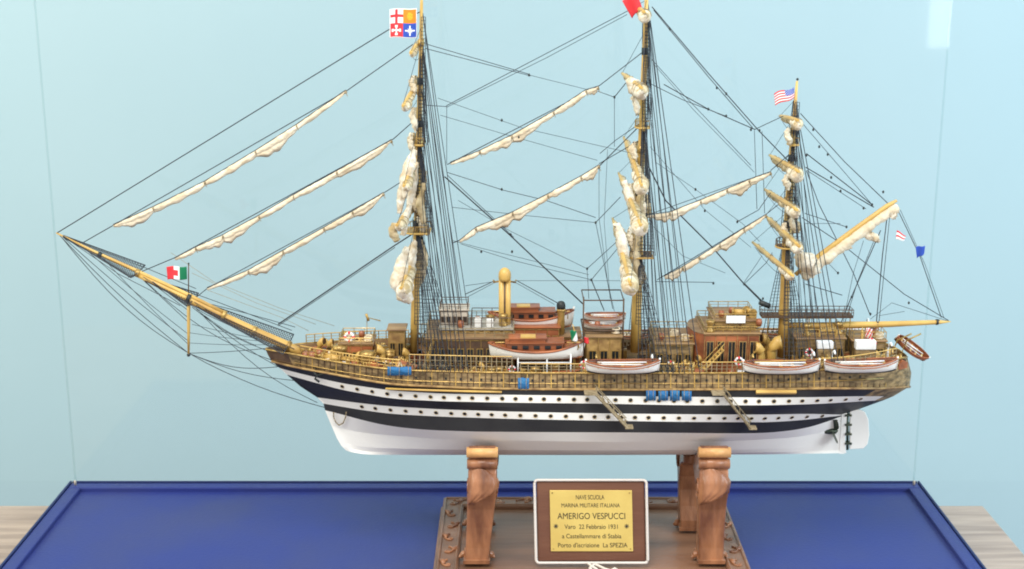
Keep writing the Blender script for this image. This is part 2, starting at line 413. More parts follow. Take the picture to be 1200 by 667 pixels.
rows = {k: [LP(k, lpx(k,i)) for i in range(NS+1)] for k in ORDER}
bandmat = {'K':'white','k':'white','b':'white','a':'white','1':'black','2':'white','3':'black','c':'black','4':'white','5':'black','6':'wood','d':'wood'}
b = MB()
hk = ORDER[:11]   # up to level 6
for mir in (1, -1):
    for k0, k1 in zip(hk, hk[1:]):
        def mf(i, j, k0=k0):
            px = (lpx(k0,j)+lpx(hk[hk.index(k0)+1],j))/2
            if k0 == '5' and px > 1018: return 'wood'
            if k0 == '4' and px > 1029: return 'wood'
            return bandmat[k0]
        R = [[Vector((p.x, p.y*mir, p.z)) for p in rows[k]] for k in (k0,k1)]
        b.grid(R, None, True, mf)
    # bottom strip to centre and end closures
kr = rows['K']
b.grid([[Vector((p.x,p.y,p.z)) for p in kr],[Vector((p.x,-p.y,p.z)) for p in kr]], 'white', True)
for e in (0, NS):
    b.grid([[Vector((rows[k][e].x, rows[k][e].y, rows[k][e].z)), Vector((rows[k][e].x, -rows[k][e].y, rows[k][e].z))] for k in hk], None, True, lambda i,j: bandmat[hk[i]] if e == 0 else bandmat[hk[i]])
hull = b.build('hull', ship, 'black and white banded hull with rounded white underbody')
b = MB()
for mir in (1,-1):
    b.grid([[Vector((p.x, p.y*mir*(1.003), p.z)) for p in rows[k]] for k in ('6','d','7')], None, True, lambda i,j: 'dkwood' if lpx('d',j) < 338 else 'wood')
    b.grid([[Vector((p.x, (p.y+.0025)*mir if abs(p.y) > .004 else p.y*mir*.4, p.z)) for p in rows[k]] for k in ('6','7')], 'planks', True)
    b.grid([[Vector((p.x, p.y*mir*1.003, p.z)) for p in rows['7']],[Vector((p.x, (p.y+.0025)*mir if abs(p.y) > .004 else p.y*mir*.4, p.z)) for p in rows['7']]],'wood',True)
b.grid([[rows[k][NS], Vector((rows[k][NS].x, -rows[k][NS].y, rows[k][NS].z))] for k in ('6','d','7')], 'wood')
bul = b.build('bulwark', ship, 'brown planked bulwark above the black band')
# mouldings and timber ribs on the bulwark
b = MB()
for mir in (1,-1):
    for k, r in (('6',.0015),('7',.0012)):
        b.tube([Vector((p.x, (p.y-.0008)*mir, p.z)) for p in rows[k]], r, 'brass' if k=='7' else 'ochre', 5)
    b.tube([Vector((LP('d',q).x,(LP('d',q).y-.0006)*mir,LP('d',q).z-.003)) for q in range(345,1040,10)], .0005, 'brass', 4)
b.build('moulding', bul)
b = MB()
for q in range(352, 1044, 7):
    b.tube([side_point(q, scurve(LV['7'][0],q)+1.5, .0006), side_point(q, scurve(LV['6'][0],q)-1.5, .0006)], .00055 if q%14 else .0009, 'spar' if (q//7)%4 == 0 else 'dkwood', 4)
b.build('timber_ribs', bul)['kind'] = 'stuff'
def zdeck(px): return LP('7', min(max(px,330),1052)).z - .0125
_tab = [(LP('7',q).x, LP('7',q).z-.0125) for q in range(322,1060,8)]
def _zx(x): return curve(_tab, x)
b = MB(); L = []; Rr = []
for i in range(4, NS-2):
    p = rows['7'][i]; L.append(Vector((p.x, p.y+.002, p.z-.0125))); Rr.append(Vector((p.x, -p.y-.002, p.z-.0125)))
b.grid([L, Rr], 'planks', False); b.build('deck', ship)

# portholes: one mesh, placed on the side
def port_mesh(r, name, ring='brass'):
    b = MB(); n = 12
    b.tube([(0,-.0004,0),(0,.0004,0)], r, 'glass_dk', n)
    pts = [(1.12*r*math.cos(2*PI*k/n), -.0004, 1.12*r*math.sin(2*PI*k/n)) for k in range(n+1)]
    b.tube(pts, r*.11, ring, 4, cap=False)
    return b
def put_port(first, px, row, parent):
    p = side_point(px, row, .0003); q = side_point(px+3, row, .0003); r_ = side_point(px, row+2, .0003)
    t = (q-p).normalized(); d = (r_-p).normalized(); nrm = t.cross(d).normalized()
    if nrm.y > 0: nrm = -nrm
    zz = nrm.cross(t)
    if zz.z < 0: zz = -zz
    X = t; Y = -nrm; Z = zz
    m = Matrix((X, Y, Z)).transposed().to_4x4()
    o = first if not first.get('_u') else first.copy()
    if o is not first: col.objects.link(o); del o['_u']
    else: first['_u'] = 1
    o.parent = parent; o.matrix_local = Matrix.Translation(p-wl(parent)) @ m
    return o
pm = port_mesh(.0021, 'porthole').build('porthole', hull, local=True)
x = 401.0
while x < 1016:
    u = (scurve(LV['5'][0],x)+scurve(LV['4'][0],x))/2; put_port(pm, x, u, hull); x += 16.4 + (1.2 if int(x) % 3 else -.8)
x = 424.0
while x < 972:
    u = (scurve(LV['3'][0],x)+scurve(LV['2'][0],x))/2; put_port(pm, x, u, hull); x += 16.8 + (1 if int(x) % 2 else -1)
del pm['_u']
sq = MB(); sq.box((-.0011,-.0006,-.0012),(.0011,.0004,.0012),'glass_dk')
sq = sq.build('scupper', bul, local=True); x = 470
while x < 1010:
    put_port(sq, x, scurve(LV['d'][0],x)-.5, bul); x += 17.5 if int(x)%4 else 12
del sq['_u']

# keel strip, rudder, propeller, post
b = MB(); a1 = P(980,487,0); a2 = P(992,531,0)
b.box((P(986,500,0).x-.001,-.0022,KZ+.002),(P(990,500,0).x+.001,.0022,a1.z+.004),'white'); b.build('stern_post', ship)
b = MB(); pts = [(996,481),(1006,480),(1014,483),(1018,492),(1019,510),(1017,521),(1012,526),(996,527)]
n = len(b.v); f = [P(x,y,-.0022) for x,y in pts]
b.v += f + [Vector((p.x, .0022, p.z)) for p in f]; K = len(pts)
b.face(list(range(K))[::-1],'white'); b.face([K+i for i in range(K)],'white')
for i in range(K): j=(i+1)%K; b.face((i,j,K+j,K+i),'white')
rud = b.build('rudder', ship, 'white rudder blade with rounded trailing edge', bevel=.001)
b = MB()
for r0 in (486,497,508,519):
    p = P(992.5,r0,0); b.box((p.x-.003,-.0035,p.z-.0012),(p.x+.005,.0035,p.z+.0012),'bronze')
p0, p1 = P(993,482,0), P(993,527,0); b.tube([p0,p1], .0016, 'bronze', 6)
b.build('hinge', rud)
pc = P(976,505,-.001); b = MB()
b.tube([pc+Vector((-.016,0,0)),pc+Vector((-.004,0,0)),pc+Vector((.003,0,0)),pc+Vector((.006,0,0))],[.003,.0042,.0038,.001],'bronze',10)
prop = b.build('propeller', ship, 'dark bronze four bladed propeller')
for k in range(4):
    b = MB(); a = k*PI/2+.5; rad = Vector((0, math.cos(a), math.sin(a))); tan = Vector((.6, -math.sin(a)*.8, math.cos(a)*.8))
    rowsb = []
    for i in range(6):
        t = i/5; w_ = .0065*math.sin(PI*(.15+.8*t)); c = pc + rad*(.003+.0165*t) + Vector((.0015*t,0,0))
        rowsb.append([c-tan*w_, c+Vector((.001,0,0)), c+tan*w_])
    b.grid(rowsb,'bronze'); b.build('blade', prop)
# white boss where the shaft leaves the hull
b = MB(); b.tube([P(925,507,0),P(950,506,0),pc+Vector((-.010,0,0))],[.007,.006,.0035],'white',10); b.build('shaft_boss', ship)

# hull side fittings
def spar_side(pts, r, m, name, lab=None, off=.003):
    b = MB(); b.tube([side_point(x,y,off) for x,y in pts], r, m, 6); return b.build(name, ship, lab)
spar_side([(452,455.5),(490,457),(540,458.5),(588,459.5)], .0013, 'spar', 'boat_boom', 'long yellow boom lashed along the side')
b = MB(); b.tube([side_point(x,459.5,.003) for x in (886,909,933)], .0026, 'spar', 4); b.build('boat_boom', ship, 'short yellow boom on the aft side')
def canvas(x0, x1, r0, r1, lab):
    b = MB(); K = 9; rs = []
    for i in range(K+1):
        px = lerp(x0,x1,i/K); row = []
        for j in range(9):
            t = j/8; bul_ = .0045*math.sin(PI*t)**.6*(1 if 0<i<K else .45)*(1+.25*random.uniform(-1,1))
            row.append(side_point(px, lerp(r0,r1,t)+random.uniform(-.5,.5), .0010+bul_*.75))
        rs.append(row)
    b.grid(rs, 'bluecloth')
    rs2 = [[p+Vector((0,.003,0)) for p in r] for r in rs]
    o = b.build('canvas_cover', ship, lab)
    b = MB(); 
    for t in ((.25,.75) if x1-x0 < 20 else (.12,.5,.88)):
        px = lerp(x0,x1,t); b.tube([side_point(px,r0-1,.002), side_point(px,(r0+r1)/2,.0068), side_point(px,r1+1,.002)], .0003, 'hemp', 4)
    b.build('lashing', o)
canvas(454,482,430,440,'long blue canvas roll on the forward bulwark')
canvas(607,620,443,457,'blue canvas cover amidships')
for i, x0 in enumerate((757,771.5,785,799)): canvas(x0, x0+11.5, 457+(i%2), 469.5, None)
def gangway(x0,r0,x1,r1,lab):
    A = side_point(x0,r0,.006); B = side_point(x1,r1,.006); w_ = Vector((0,-.010,0)); b = MB()
    for o_ in (Vector((0,0,0)), w_):
        b.tube([A+o_, B+o_], .0012, 'hemp', 4)
        b.tube([A+o_+Vector((0,0,.008)), B+o_+Vector((0,0,.008))], .0005, 'hemp', 4)
    for k in range(6):
        t = (k+.3)/5.6; p = lerp(A,B,t)
        for o_ in (Vector((0,0,0)), w_): b.tube([p+o_, p+o_+Vector((0,0,.008))], .0004, 'hemp', 4)
    o = b.build('gangway', ship, lab)
    b = MB()
    for k in range(13):
        p = lerp(A,B,(k+.5)/13); b.box((p.x-.0014,p.y-.010,p.z-.0005),(p.x+.0014,p.y,p.z+.0005),'hemp')
    b.build('treads', o)
    b = MB(); b.box((A.x-.012,A.y-.011,A.z-.001),(A.x+.002,A.y+.004,A.z+.0006),'hemp'); b.box((B.x-.002,B.y-.011,B.z-.001),(B.x+.007,B.y,B.z+.0006),'hemp')
    b.build('landing', o)
gangway(697,459,734,498,'brass gangway ladder hanging below the second boat'); gangway(846,459,878,499,'brass gangway ladder hanging nearer the stern')
b = MB(); pts = [(391,483),(391,489),(393.5,495),(397.5,498.5),(402,496),(405,489),(406,482)]
for i in range(len(pts)-1):
    for k in range(2):
        a = side_point(*[lerp(pts[i][j],pts[i+1][j],k/2) for j in (0,1)], .003); c = side_point(*[lerp(pts[i][j],pts[i+1][j],(k+.8)/2) for j in (0,1)], .003)
        b.tube([a, lerp(a,c,.5)+Vector((0,-.0005,.0003)), c], .0008, 'hemp', 5)
b.build('anchor_chain', ship)
# anchor on bow
b = MB(); A = side_point(372,440,.004); b.tube([A, A+Vector((.016,0,.004))], .0012,'iron',6)
b.tube([A+Vector((-.001,0,.008)), A+Vector((-.004,0,.003)), A, A+Vector((-.003,0,-.004)), A+Vector((.002,0,-.008))], .0014, 'iron', 6)
b.build('anchor', ship)

# ------------------------------------------------------------------ deck railings
def railing(q0, q1, h, mir, step=9, name='railing', m='brass'):
    b = MB(); tops = []
    qs = [q0 + i*step for i in range(int((q1-q0)/step)+1)]
    for q in qs:
        p = LP('7', q); p = Vector((p.x, (p.y+.0015)*mir, p.z)); t = p+Vector((0,0,h)); tops.append((p,t))
        b.tube([p,t], .00055, m, 4)
    for f in (1,.66,.33): b.tube([lerp(p,t,f) for p,t in tops], .0006 if f == 1 else .0003, m if f < 1 else 'spar', 4)
    return b.build(name, ship)
railing(352, 476, .011, 1); railing(352, 476, .011, -1)
railing(480, 600, .018, 1, 6, m='hemp'); railing(480, 600, .018, -1, 6, m='hemp')
railing(610, 810, .010, 1, m='hemp'); railing(610, 810, .010, -1, m='hemp')
railing(822, 1050, .012, 1, 6, m='hemp'); railing(822, 1050, .012, -1, 6, m='hemp')

# ------------------------------------------------------------------ deck houses
def house(px0, px1, row, y0, y1, m, roofm='planks', z0=None, win=0, wr=.5, wh=.35, roof=True, over=.002, name='deckhouse', lab=None, parent=None, trim='brass'):
    A = P(px0,row,y0); B = P(px1,row,y0); x0,x1,zt = A.x,B.x,A.z
    zb = (min(_zx(x0),_zx(x1))-.001) if z0 is None else z0
    b = MB(); b.box((x0,y0,zb),(x1,y1,zt),m)
    if trim:
        for z in (zb+.0015, zt-.0012): b.tube([(x0,y0-.0004,z),(x1,y0-.0004,z)], .0006, trim, 4)
        for k in range(int((x1-x0)/.012)+1):
            x = x0 + (x1-x0)*k/max(1,int((x1-x0)/.012)); b.tube([(x,y0-.0003,zb),(x,y0-.0003,zt)], .0005, trim, 4)
    o = b.build(name, parent or ship, lab, bevel=.0006)
    if roof:
        r = MB(); r.box((x0-over,y0-over,zt+.0003),(x1+over,y1+over,zt+.0022),roofm); r.build('roof', o, bevel=.0005)
    if win:
        hz = (zt-zb)*wh; zc = lerp(zb,zt,wr); ww = (x1-x0)/win*.62
        w0 = None
        for k in range(win):
            xc = x0 + (x1-x0)*(k+.5)/win
            if w0 is None:
                b = MB(); b.box((-ww/2,-.0009,-hz/2),(ww/2,0,hz/2),'glass_dk')
                for xx in (-ww/2,0,ww/2): b.box((xx-.0003,-.0014,-hz/2),(xx+.0003,-.0008,hz/2),trim or 'spar')
                for z in (-hz/2,hz/2): b.box((-ww/2-.0004,-.0015,z-.0004),(ww/2+.0004,-.0007,z+.0004),trim or 'spar')
                w0 = w = b.build('window', o, local=True)
            else: w = w0.copy(); col.objects.link(w)
            w.location = Vector((xc,y0,zc)) - wl(o)
    return o, x0, x1, zt
def prail(parent, x0, x1, y0, y1, z, h, m='brass', step=.010, name='roof_rail'):
    b = MB(); cs = [(x0,y0),(x1,y0),(x1,y1),(x0,y1),(x0,y0)]
    for (ax,ay),(bx,by) in zip(cs,cs[1:]):
        n = max(2,int((abs(ax-bx)+abs(ay-by))/step))
        for k in range(n): 
            x,y = lerp(ax,bx,k/n), lerp(ay,by,k/n); b.tube([(x,y,z),(x,y,z+h)], .0004, m, 4)
        for f in (1,.5): b.tube([(ax,ay,z+h*f),(bx,by,z+h*f)], .0005 if f==1 else .0003, m, 4)
    return b.build(name, parent)
# forecastle house and yellow locker
h, x0,x1,zt = house(398, 436, 404, -.016, .018, 'mahogany', win=3, lab='low brown forecastle house'); prail(h,x0,x1,-.02,.022,zt+.002,.007)
h, x0,x1,zt = house(455, 474, 388, -.010, .014, 'ochre', roofm='planks', win=2, lab='small yellow forecastle cabin')
# forward deckhouse group (x 500-602)
h1, x0,x1,zt = house(500, 602, 398, -.038, .038, 'dkwood', win=9, wr=.55, wh=.4, lab='long dark deckhouse before the funnel', roofm='planks')
prail(h1,x0,x1,-.038,.038,zt+.002,.011,'hemp')
h2, x0,x1,zt2 = house(516, 600, 387, -.022, .026, 'dkwood', win=7, z0=zt+.002, wr=.5, lab='upper bridge cabin abaft the foremast', roofm='deckgrey')
h3, x0,x1,zt3 = house(516, 548, 364, -.010, .012, 'cream', roofm='cream', z0=zt2+.002, win=5, wr=.42, wh=.34, trim='dkwood', lab='cream coloured wheelhouse')
prail(h3,x0,x1,-.012,.020,zt3+.002,.006,'dkwood')
prail(h2,P(552,380,-.02).x,P(600,380,-.02).x,-.02,.024,zt2+.002,.012,'dkwood')
for q, r0 in ((556,374),(570,375)):
    b = MB(); p = P(q,r0,-.018); b.box((p.x,-.018,zt2+.002),(p.x+.008,-.008,p.z),'white'); b.build('locker', ship, bevel=.001)
# spar gear row under the railing (boats' oars, buckets)
# house beneath big launch
h, x0,x1,zt = house(606, 672, 418, -.034, .036, 'dkwood', win=5, lab='dark deckhouse under the launch')
prail(h,x0,x1,-.034,.036,zt+.002,.004)
house(601, 655, 385, -.008, .040, 'mahogany', win=6, lab='reddish upper house behind the white hulled launch', roofm='mahogany', wr=.72, wh=.2)
h_, xa_, xb_, zt_ = house(655, 680, 396, -.004, .036, 'mahogany', win=3, lab='reddish cabin abaft the launches', roofm='planks')
# midship aft of launch
h, x0,x1,zt = house(688, 728, 396, -.030, .034, 'ochre', roofm='planks', win=3, lab='ochre deckhouse forward of the main mast', wh=.3)
h, x0,x1,zt = house(768, 812, 404, -.028, .034, 'wood', roofm='planks', win=4, lab='brown deckhouse aft of the main mast', wh=.35); prail(h,x0,x1,-.028,.034,zt+.002,.008)
# after bridge: two storeys in mahogany
h, x0,x1,zt = house(826, 890, 392, -.034, .036, 'mahogany', win=5, wr=.58, wh=.50, roofm='planks', lab='mahogany after bridge house with large windows', trim='ochre')
prail(h,x0,x1,-.034,.036,zt+.002,.007)
h2, x0b,x1b,ztb = house(838, 886, 377, -.026, .030, 'ochre', win=5, z0=zt+.002, wr=.45, wh=.35, roofm='planks', lab='yellow upper storey of the after bridge')
prail(h2,x0b,x1b,-.026,.030,ztb+.002,.007)
b = MB(); p = P(851,370,-.0275); q = P(873,378,-.0275); b.box((p.x,-.0300,q.z),(q.x,-.0278,p.z),'flagwhite'); b.build('screen_cloth', h2)
# rounded forward end of the bridge
b = MB(); c = Vector((x0,0.0,0)); 
pr = [Vector((x0-.015*math.cos(a), .034*math.sin(a), 0)) for a in [PI*(-.5+i/12) for i in range(13)]]
b.grid([[p+Vector((0,.001,_zx(x0)-.001)) for p in pr],[p+Vector((0,.001,zt)) for p in pr]],'mahogany')
b.grid([[p+Vector((0,.001,zt+.0005)) for p in pr],[Vector((x0,p.y,zt+.0005)) for p in pr]],'planks'); b.build('rounded_front', h)
# ladders on deck
def stair(A, B, w_, lab=None):
    b = MB(); W = Vector((0,w_,0))
    for o_ in (Vector((0,0,0)),W): b.tube([A+o_,B+o_], .0011,'brass',4); b.tube([A+o_+Vector((0,0,.007)),B+o_+Vector((0,0,.007))],.0005,'brass',4)
    for k in range(9):
        p = lerp(A,B,(k+.5)/9); b.box((p.x-.0013,p.y,p.z-.0004),(p.x+.0013,p.y+w_,p.z+.0004),'spar')
    return b.build('deck_ladder', ship, lab)
A = P(818,434,-.050); A.z = _zx(A.x)+.001; stair(A, P(849,410,-.050), .012, 'brass ladder up to the after bridge')
A = P(812,430,-.02); A.z = _zx(A.x)+.001; stair(A, P(828,397,-.02), .014)
A = P(496,428,-.05); A.z = _zx(A.x)+.001; stair(A, P(508,400,-.045), .010)
# poop structures
h, x0,x1,zt = house(934, 990, 398, -.022, .026, 'wood', win=6, wr=.55, lab='long poop cabin abaft the mizzen mast', roofm='planks', wh=.35); prail(h,x0,x1,-.022,.026,zt+.002,.010)
h, x0,x1,zt = house(1000, 1038, 401, -.020, .024, 'wood', win=3, wr=.55, lab='small cabin at the stern', roofm='planks'); prail(h,x0,x1,-.02,.024,zt+.002,.010)
for (q0,q1,r0,r1,yy) in ((959,976,401,409,-.034),(1004,1026,400,410,-.034),(640,662,402,408,-.03)):
    a = P(q0,r0,yy); c = P(q1,r1,yy); b = MB(); b.box((a.x,yy,_zx(a.x)-.001),(c.x,yy+.008,c.z-.0005),'wood'); b.box((a.x-.0005,yy-.0006,c.z),(c.x+.0005,yy+.009,a.z),'flagwhite'); b.build('locker', ship, 'brown deck locker with white lid', bevel=.0008)
# dark awning walkway above the poop
zt = P(900,372,-.02).z
b = MB(); a = P(893,371,-.009); c = P(1000,373,-.009); b.box((a.x,-.009,a.z-.0022),(c.x,.009,a.z+.0005),'dkwood'); wk = b.build('raised_walkway', ship, 'dark raised walkway over the poop')
prail(wk,a.x,c.x,-.009,.009,a.z+.0005,.007,'dkwood',.006,'walkway_rail')
for q in range(900,1000,24):
    for yy in (-.0085,.0085):
        b = MB(); p = P(q,380,yy); b.tube([(p.x,yy,_zx(p.x)-.001),(p.x,yy,a.z-.002)], .0007,'brass',4); b.build('walkway_post', ship)

# funnel
yf = -.004; b = MB(); p0 = P(591.5,392,yf); p1 = P(591.5,325,yf)
for dx in (-.0036,.0036): b.tube([(p0.x+dx,yf,p0.z-.012),(p1.x+dx,yf,p1.z)], .0034,'spar',14)
b.tube([(p0.x,yf,p0.z-.012),(p1.x,yf,p1.z)], .0026,'dkwood',8)
b.tube([(p0.x,yf,p0.z-.012),(p0.x,yf,p0.z-.002),(p0.x,yf,p0.z-.001)], [.0095,.0095,.007],'spar',16)
fn = b.build('funnel', ship, 'tall ochre twin funnel with ball shaped cap')
b = MB(); b.lathe((p1.x,yf,p1.z), [(.0062,-.004),(.0072,-.001),(.0072,.003),(.0068,.006),(.0052,.009),(.0025,.011),(.0003,.0115)], 'spar', 16); b.build('funnel_cap', fn)
b = MB(); 
for s in (-1,1): b.tube([(p1.x,yf,p1.z-.004),(p1.x+s*.013,yf,p1.z-.006),(p1.x+s*.013,yf,p1.z-.003)], .0011,'brass',5)
b.build('funnel_bracket', fn)

# ventilators: cowl type, and mushroom type
def cowl(r=.004, h=.02, m='spar'):
    b = MB(); pts = [(0,0,0),(0,0,h*.7),(0,-.1*r,h*.85),(0,-.9*r,h*1.0),(0,-1.5*r,h*1.02)]
    b.tube(pts, [r*.8,r*.75,r*.85,r*1.05,r*1.15], m, 12)
    b.tube([(0,-1.5*r-.0002,h*1.02),(0,-1.5*r-.0004,h*1.02)], r*.95,'dkwood',12)
    b.tube([(0,0,0),(0,0,.0015)], r, m, 12); return b
v0 = None
for q, rr_, yy, s in ((893,398,-.032,1.5),(905,396,-.028,1.7),(900,392,.01,1.4),(672,394,-.02,1.0),(462,402,.005,1.0),(478,404,-.02,1.0),(418,404,-.03,.9),(566,410,-.045,.7),(800,412,-.04,.8),(762,404,.02,1.),(946,404,-.034,.8),(1042,404,-.02,.8),(385,402,.012,.9),(374,398,.0,1.1),(425,392,.0,1.2),(448,396,-.024,1.2),(408,396,.026,1.2),(612,404,-.055,.6),(822,406,-.030,.9),(1030,408,-.03,.8),(958,404,-.038,.7),(975,402,.01,1.0)):
    p = P(q, rr_, yy)
    if v0 is None: v0 = v = cowl().build('ventilator', ship, local=True)
    else: v = v0.copy(); col.objects.link(v)
    v.location = Vector((p.x,yy,_zx(p.x)-.0005)) - wl(ship); v.scale = (s,s,s*1.05); v.rotation_euler = (0,0,random.choice([-1,1])*random.uniform(1.0,1.9))
b = MB(); p = P(657.5,358,.006); zb = _zx(p.x)
b.lathe((p.x,.006,0), [(.0050,zb),(.0046,zb+.01),(.0044,p.z-.008),(.0053,p.z-.006),(.0053,p.z-.004)], 'brass', 14); vp = b.build('ventilator', ship, 'tall brass ventilator pipe with dark domed top')
b = MB(); b.lathe((p.x,.006,p.z-.004), [(.005,0),(.0054,.003),(.0050,.006),(.0034,.0085),(.0005,.0095)], 'iron', 14); b.build('domed_top', vp)

# dark gallows frame with stacked spare boats near (684-730, 347-385)
b = MB()
for q in (684,731):
    for yy in (-.024,.024):
        p = P(q,350,yy); b.tube([(p.x,yy,_zx(p.x)-.001),(p.x,yy,p.z)], .0010,'dkwood',5)
    a = P(q,350,-.024); c = Vector((a.x,.024,a.z)); 
pa = P(684,352,-.024); pb_ = P(731,352,-.024)
for yy in (-.024,.024): b.tube([(pa.x,yy,pa.z),(pb_.x,yy,pa.z)], .0008,'dkwood',5); b.tube([(pa.x,yy,pa.z-.036),(pb_.x,yy,pa.z-.036)], .0012,'dkwood',5)
for q in (pa.x,pb_.x): b.tube([(q,-.024,pa.z),(q,.024,pa.z)], .0007,'dkwood',5); b.tube([(q,-.024,pa.z-.036),(q,.024,pa.z-.036)], .0012,'dkwood',5)
b.build('gallows_frame', ship, 'dark frame holding spare boats forward of the main mast')

# ------------------------------------------------------------------ boats
def loft_boat(L, W, H, sheer=.25, n=18, sternw=.0, mo='white', mi='mahogany'):
    secs = []; outs = []
    for i in range(n+1):
        t = i/n; u = 2*t-1
        f = (1-abs(u)**2.4); 
        if u > 0: f = max(f, sternw)
        hw = max(W/2*f**.75, .0004); zt = H*(1+sheer*abs(u)**2.2*(1.5 if u > 0 else 1)); zk = H*.28*abs(u)**5
        rake = .02*L*(abs(u)**3)*(-1 if u < 0 else 1)
        row = []
        for k in range(11):
            a = -PI/2 + PI*k/10     # -90..90 : near gunwale -> keel -> far gunwale
            yy = hw*math.sin(a)*(1 if True else 1); zz = zk + (zt-zk)*(1-math.cos(a)**1.0*1.0)
            row.append(Vector((lerp(-L/2,L/2,t)+rake*(zz/H), yy, zz)))
        secs.append(row)
    return secs
def boat(L, W, H, name='lifeboat', covered=False):
    s = loft_boat(L,W,H); b = MB()
    b.grid(s,'white')
    # keel, sheer strake, stem posts
    b.tube([r[5]+Vector((0,0,-.0008)) for r in s], .0009,'black' if covered else 'black',4)
    o = b.build(name, ship, local=True)
    inn = [[Vector((p.x*.97, p.y*.86, p.z*.82+H*.17)) for p in r] for r in s]
    b = MB(); b.grid(inn,'mahogany')
    for f in (.35,.7):   # floor stringers
        pass
    b.build('interior', o, local=True)
    b = MB()
    for k in (0,10): b.tube([r[k]+Vector((0,0,.0006)) for r in s], .0011,'mahogany',5)
    for k in (0,10): b.tube([r[k]+Vector((0,(-.0006 if k == 0 else .0006),-.0022)) for r in s], .0006,'mahogany',4)
    for e in (0,-1): b.tube([s[e][5], s[e][0]+Vector((0,0,.003))], .0011,'white',5)
    b.build('gunwale', o, local=True)
    for t in (3,6,9,12,15):
        r = s[t]; b = MB(); b.box((r[0].x-.0018, r[0].y*.95, r[0].z-.0035),(r[0].x+.0018, r[10].y*.95, r[0].z-.0025),'spar'); b.build('thwart', o, local=True)
    b = MB()
    for y in (-W*.18,W*.12): b.tube([(-L*.36,y,H*1.08),(L*.33,y,H*1.02)], .0008,'flagwhite',5)
    b.tube([(-L*.3,-.001,H*1.12),(L*.34,.002,H*1.12)], .0010,'flagwhite',5)
    b.build('oars', o, local=True)
    return o
def place(o, px, row, y, rot=(0,0,0)):
    p = P(px,row,y); o.location = p-wl(ship); o.rotation_euler = rot; return o
lb = boat(.0785,.027,.0105)
lb['label'] = 'white lifeboat slung forward of the main gangway'
place(lb, 729.5, 437, -.074)
davit_at = []
l2 = copy_tree(lb, ship); place(l2, 915, 437.5, -.073); l2['label'] = 'white lifeboat slung beside the mizzen mast'; l2.scale = (1.03,1,1)
l3 = copy_tree(lb, ship); place(l3, 1008.5, 436, -.070, (0,-.02,0)); l3['label'] = 'white lifeboat slung near the stern'; l3.scale = (.99,1,1)
# far side twins (their gunwales show through the rigging)
for q, r_ in ((735,398),(912,396),(990,394)):
    l4 = copy_tree(lb, ship); place(l4, q, r_+3, .072); l4['label'] = 'white lifeboat on the far side'
# stern boat hanging beyond the taffrail
l5 = copy_tree(lb, ship); place(l5, 1064, 411, -.004, (math.radians(34), math.radians(36), math.radians(-8))); l5.scale = (.54,.60,.75); l5.data = l5.data.copy(); l5.data.materials[0] = M['mahogany']
l5['label'] = 'small brown boat hanging tilted from the stern davits'
# spare boats in the gallows
for k in range(2):
    l6 = copy_tree(lb, ship); place(l6, 707+k*2, 385-9*k, -.010+.012*k); l6.scale = (.58,.9,.62); l6['label'] = 'spare boat stacked in the gallows frame'
# big cabin launch
def launch():
    L,W,H = .103,.036,.0125
    s = loft_boat(L,W,H,.5,22,.0); b = MB(); b.grid(s,'white',True,lambda i,j: 'white'); o = b.build('motor_launch', ship, 'large mahogany cabin launch with white hull on white cradle', local=True)
    b = MB()
    for k in (0,10): b.tube([r[k]+Vector((0,0,.0003)) for r in s], .0014,'mahogany',5)
    b.tube([r[5]+Vector((0,0,-.0006)) for r in s], .001,'mahogany',4); b.build('gunwale', o, local=True)
    b = MB(); top = [[Vector((r[0].x,r[0].y*.97,r[0].z-.001)), Vector((r[0].x,0,r[0].z+.0015)), Vector((r[10].x,r[10].y*.97,r[10].z-.001))] for r in s[1:-1]]
    b.grid(top,'mahogany'); b.build('deck_cover', o, local=True)
    b = MB(); b.box((-.034,-.011,H*.8),(.030,.011,H*1.0+.0085),'mahogany'); b.box((-.030,-.009,H+.0085),(.010,.009,H+.0135),'mahogany'); cb = b.build('cabin', o, local=True, bevel=.0012)
    b = MB(); b.box((-.0355,-.0125,H+.0085),(.0315,.0125,H+.0098),'mahogany'); b.box((-.0315,-.0105,H+.0136),(.0115,.0105,H+.0148),'mahogany'); b.box((-.018,-.0107,H+.0148),(-.001,.002,H+.0162),'spar'); b.build('roof', o, local=True)
    for k in range(5):
        b = MB(); x = -.028+k*.0125; b.box((x,-.0117,H+.002),(x+.0065,-.0111,H+.0062),'glass_dk'); b.build('window', o, local=True)
    b = MB()
    for xs_, e0, e1 in (((-.045,-.04),-.047,-.036),((.036,.042,.047),.034,.049)):
        b = MB()
        for x in xs_: b.tube([(x,-.007,H),(x,-.007,H+.009)], .0005,'brass',4)
        b.tube([(e0,-.007,H+.009),(e1,-.007,H+.009)], .0005,'brass',4); b.build('hand_rail', o, local=True)
    b = MB(); b.tube([s[-1][5], s[-1][0]+Vector((0,0,.004))], .0013,'white',5); b.build('stern_post', o, local=True)
    return o
ln = launch(); place(ln, 628.5, 420.5, -.044)
ln2 = copy_tree(ln, ship); place(ln2, 622, 384, .016); ln2['label'] = 'second cabin launch behind the white hulled one'; ln2.scale = (.92,.9,1.0)
b = MB()
for q in (607,641,669):
    a = P(q,417,-.056); bz = _zx(a.x)
    b.tube([(a.x,-.056,bz),(a.x,-.056,a.z)], .0009,'flagwhite',5); b.tube([(a.x,-.034,bz),(a.x,-.034,a.z)], .0009,'flagwhite',5)
    b.tube([(a.x,-.056,a.z),(a.x,-.034,a.z)], .0009,'flagwhite',5)
a = P(607,425,-.056); c = P(669,425,-.056); b.tube([a,c], .0007,'flagwhite',5)
b.build('launch_cradle', ship, 'white posts under the cabin launch')
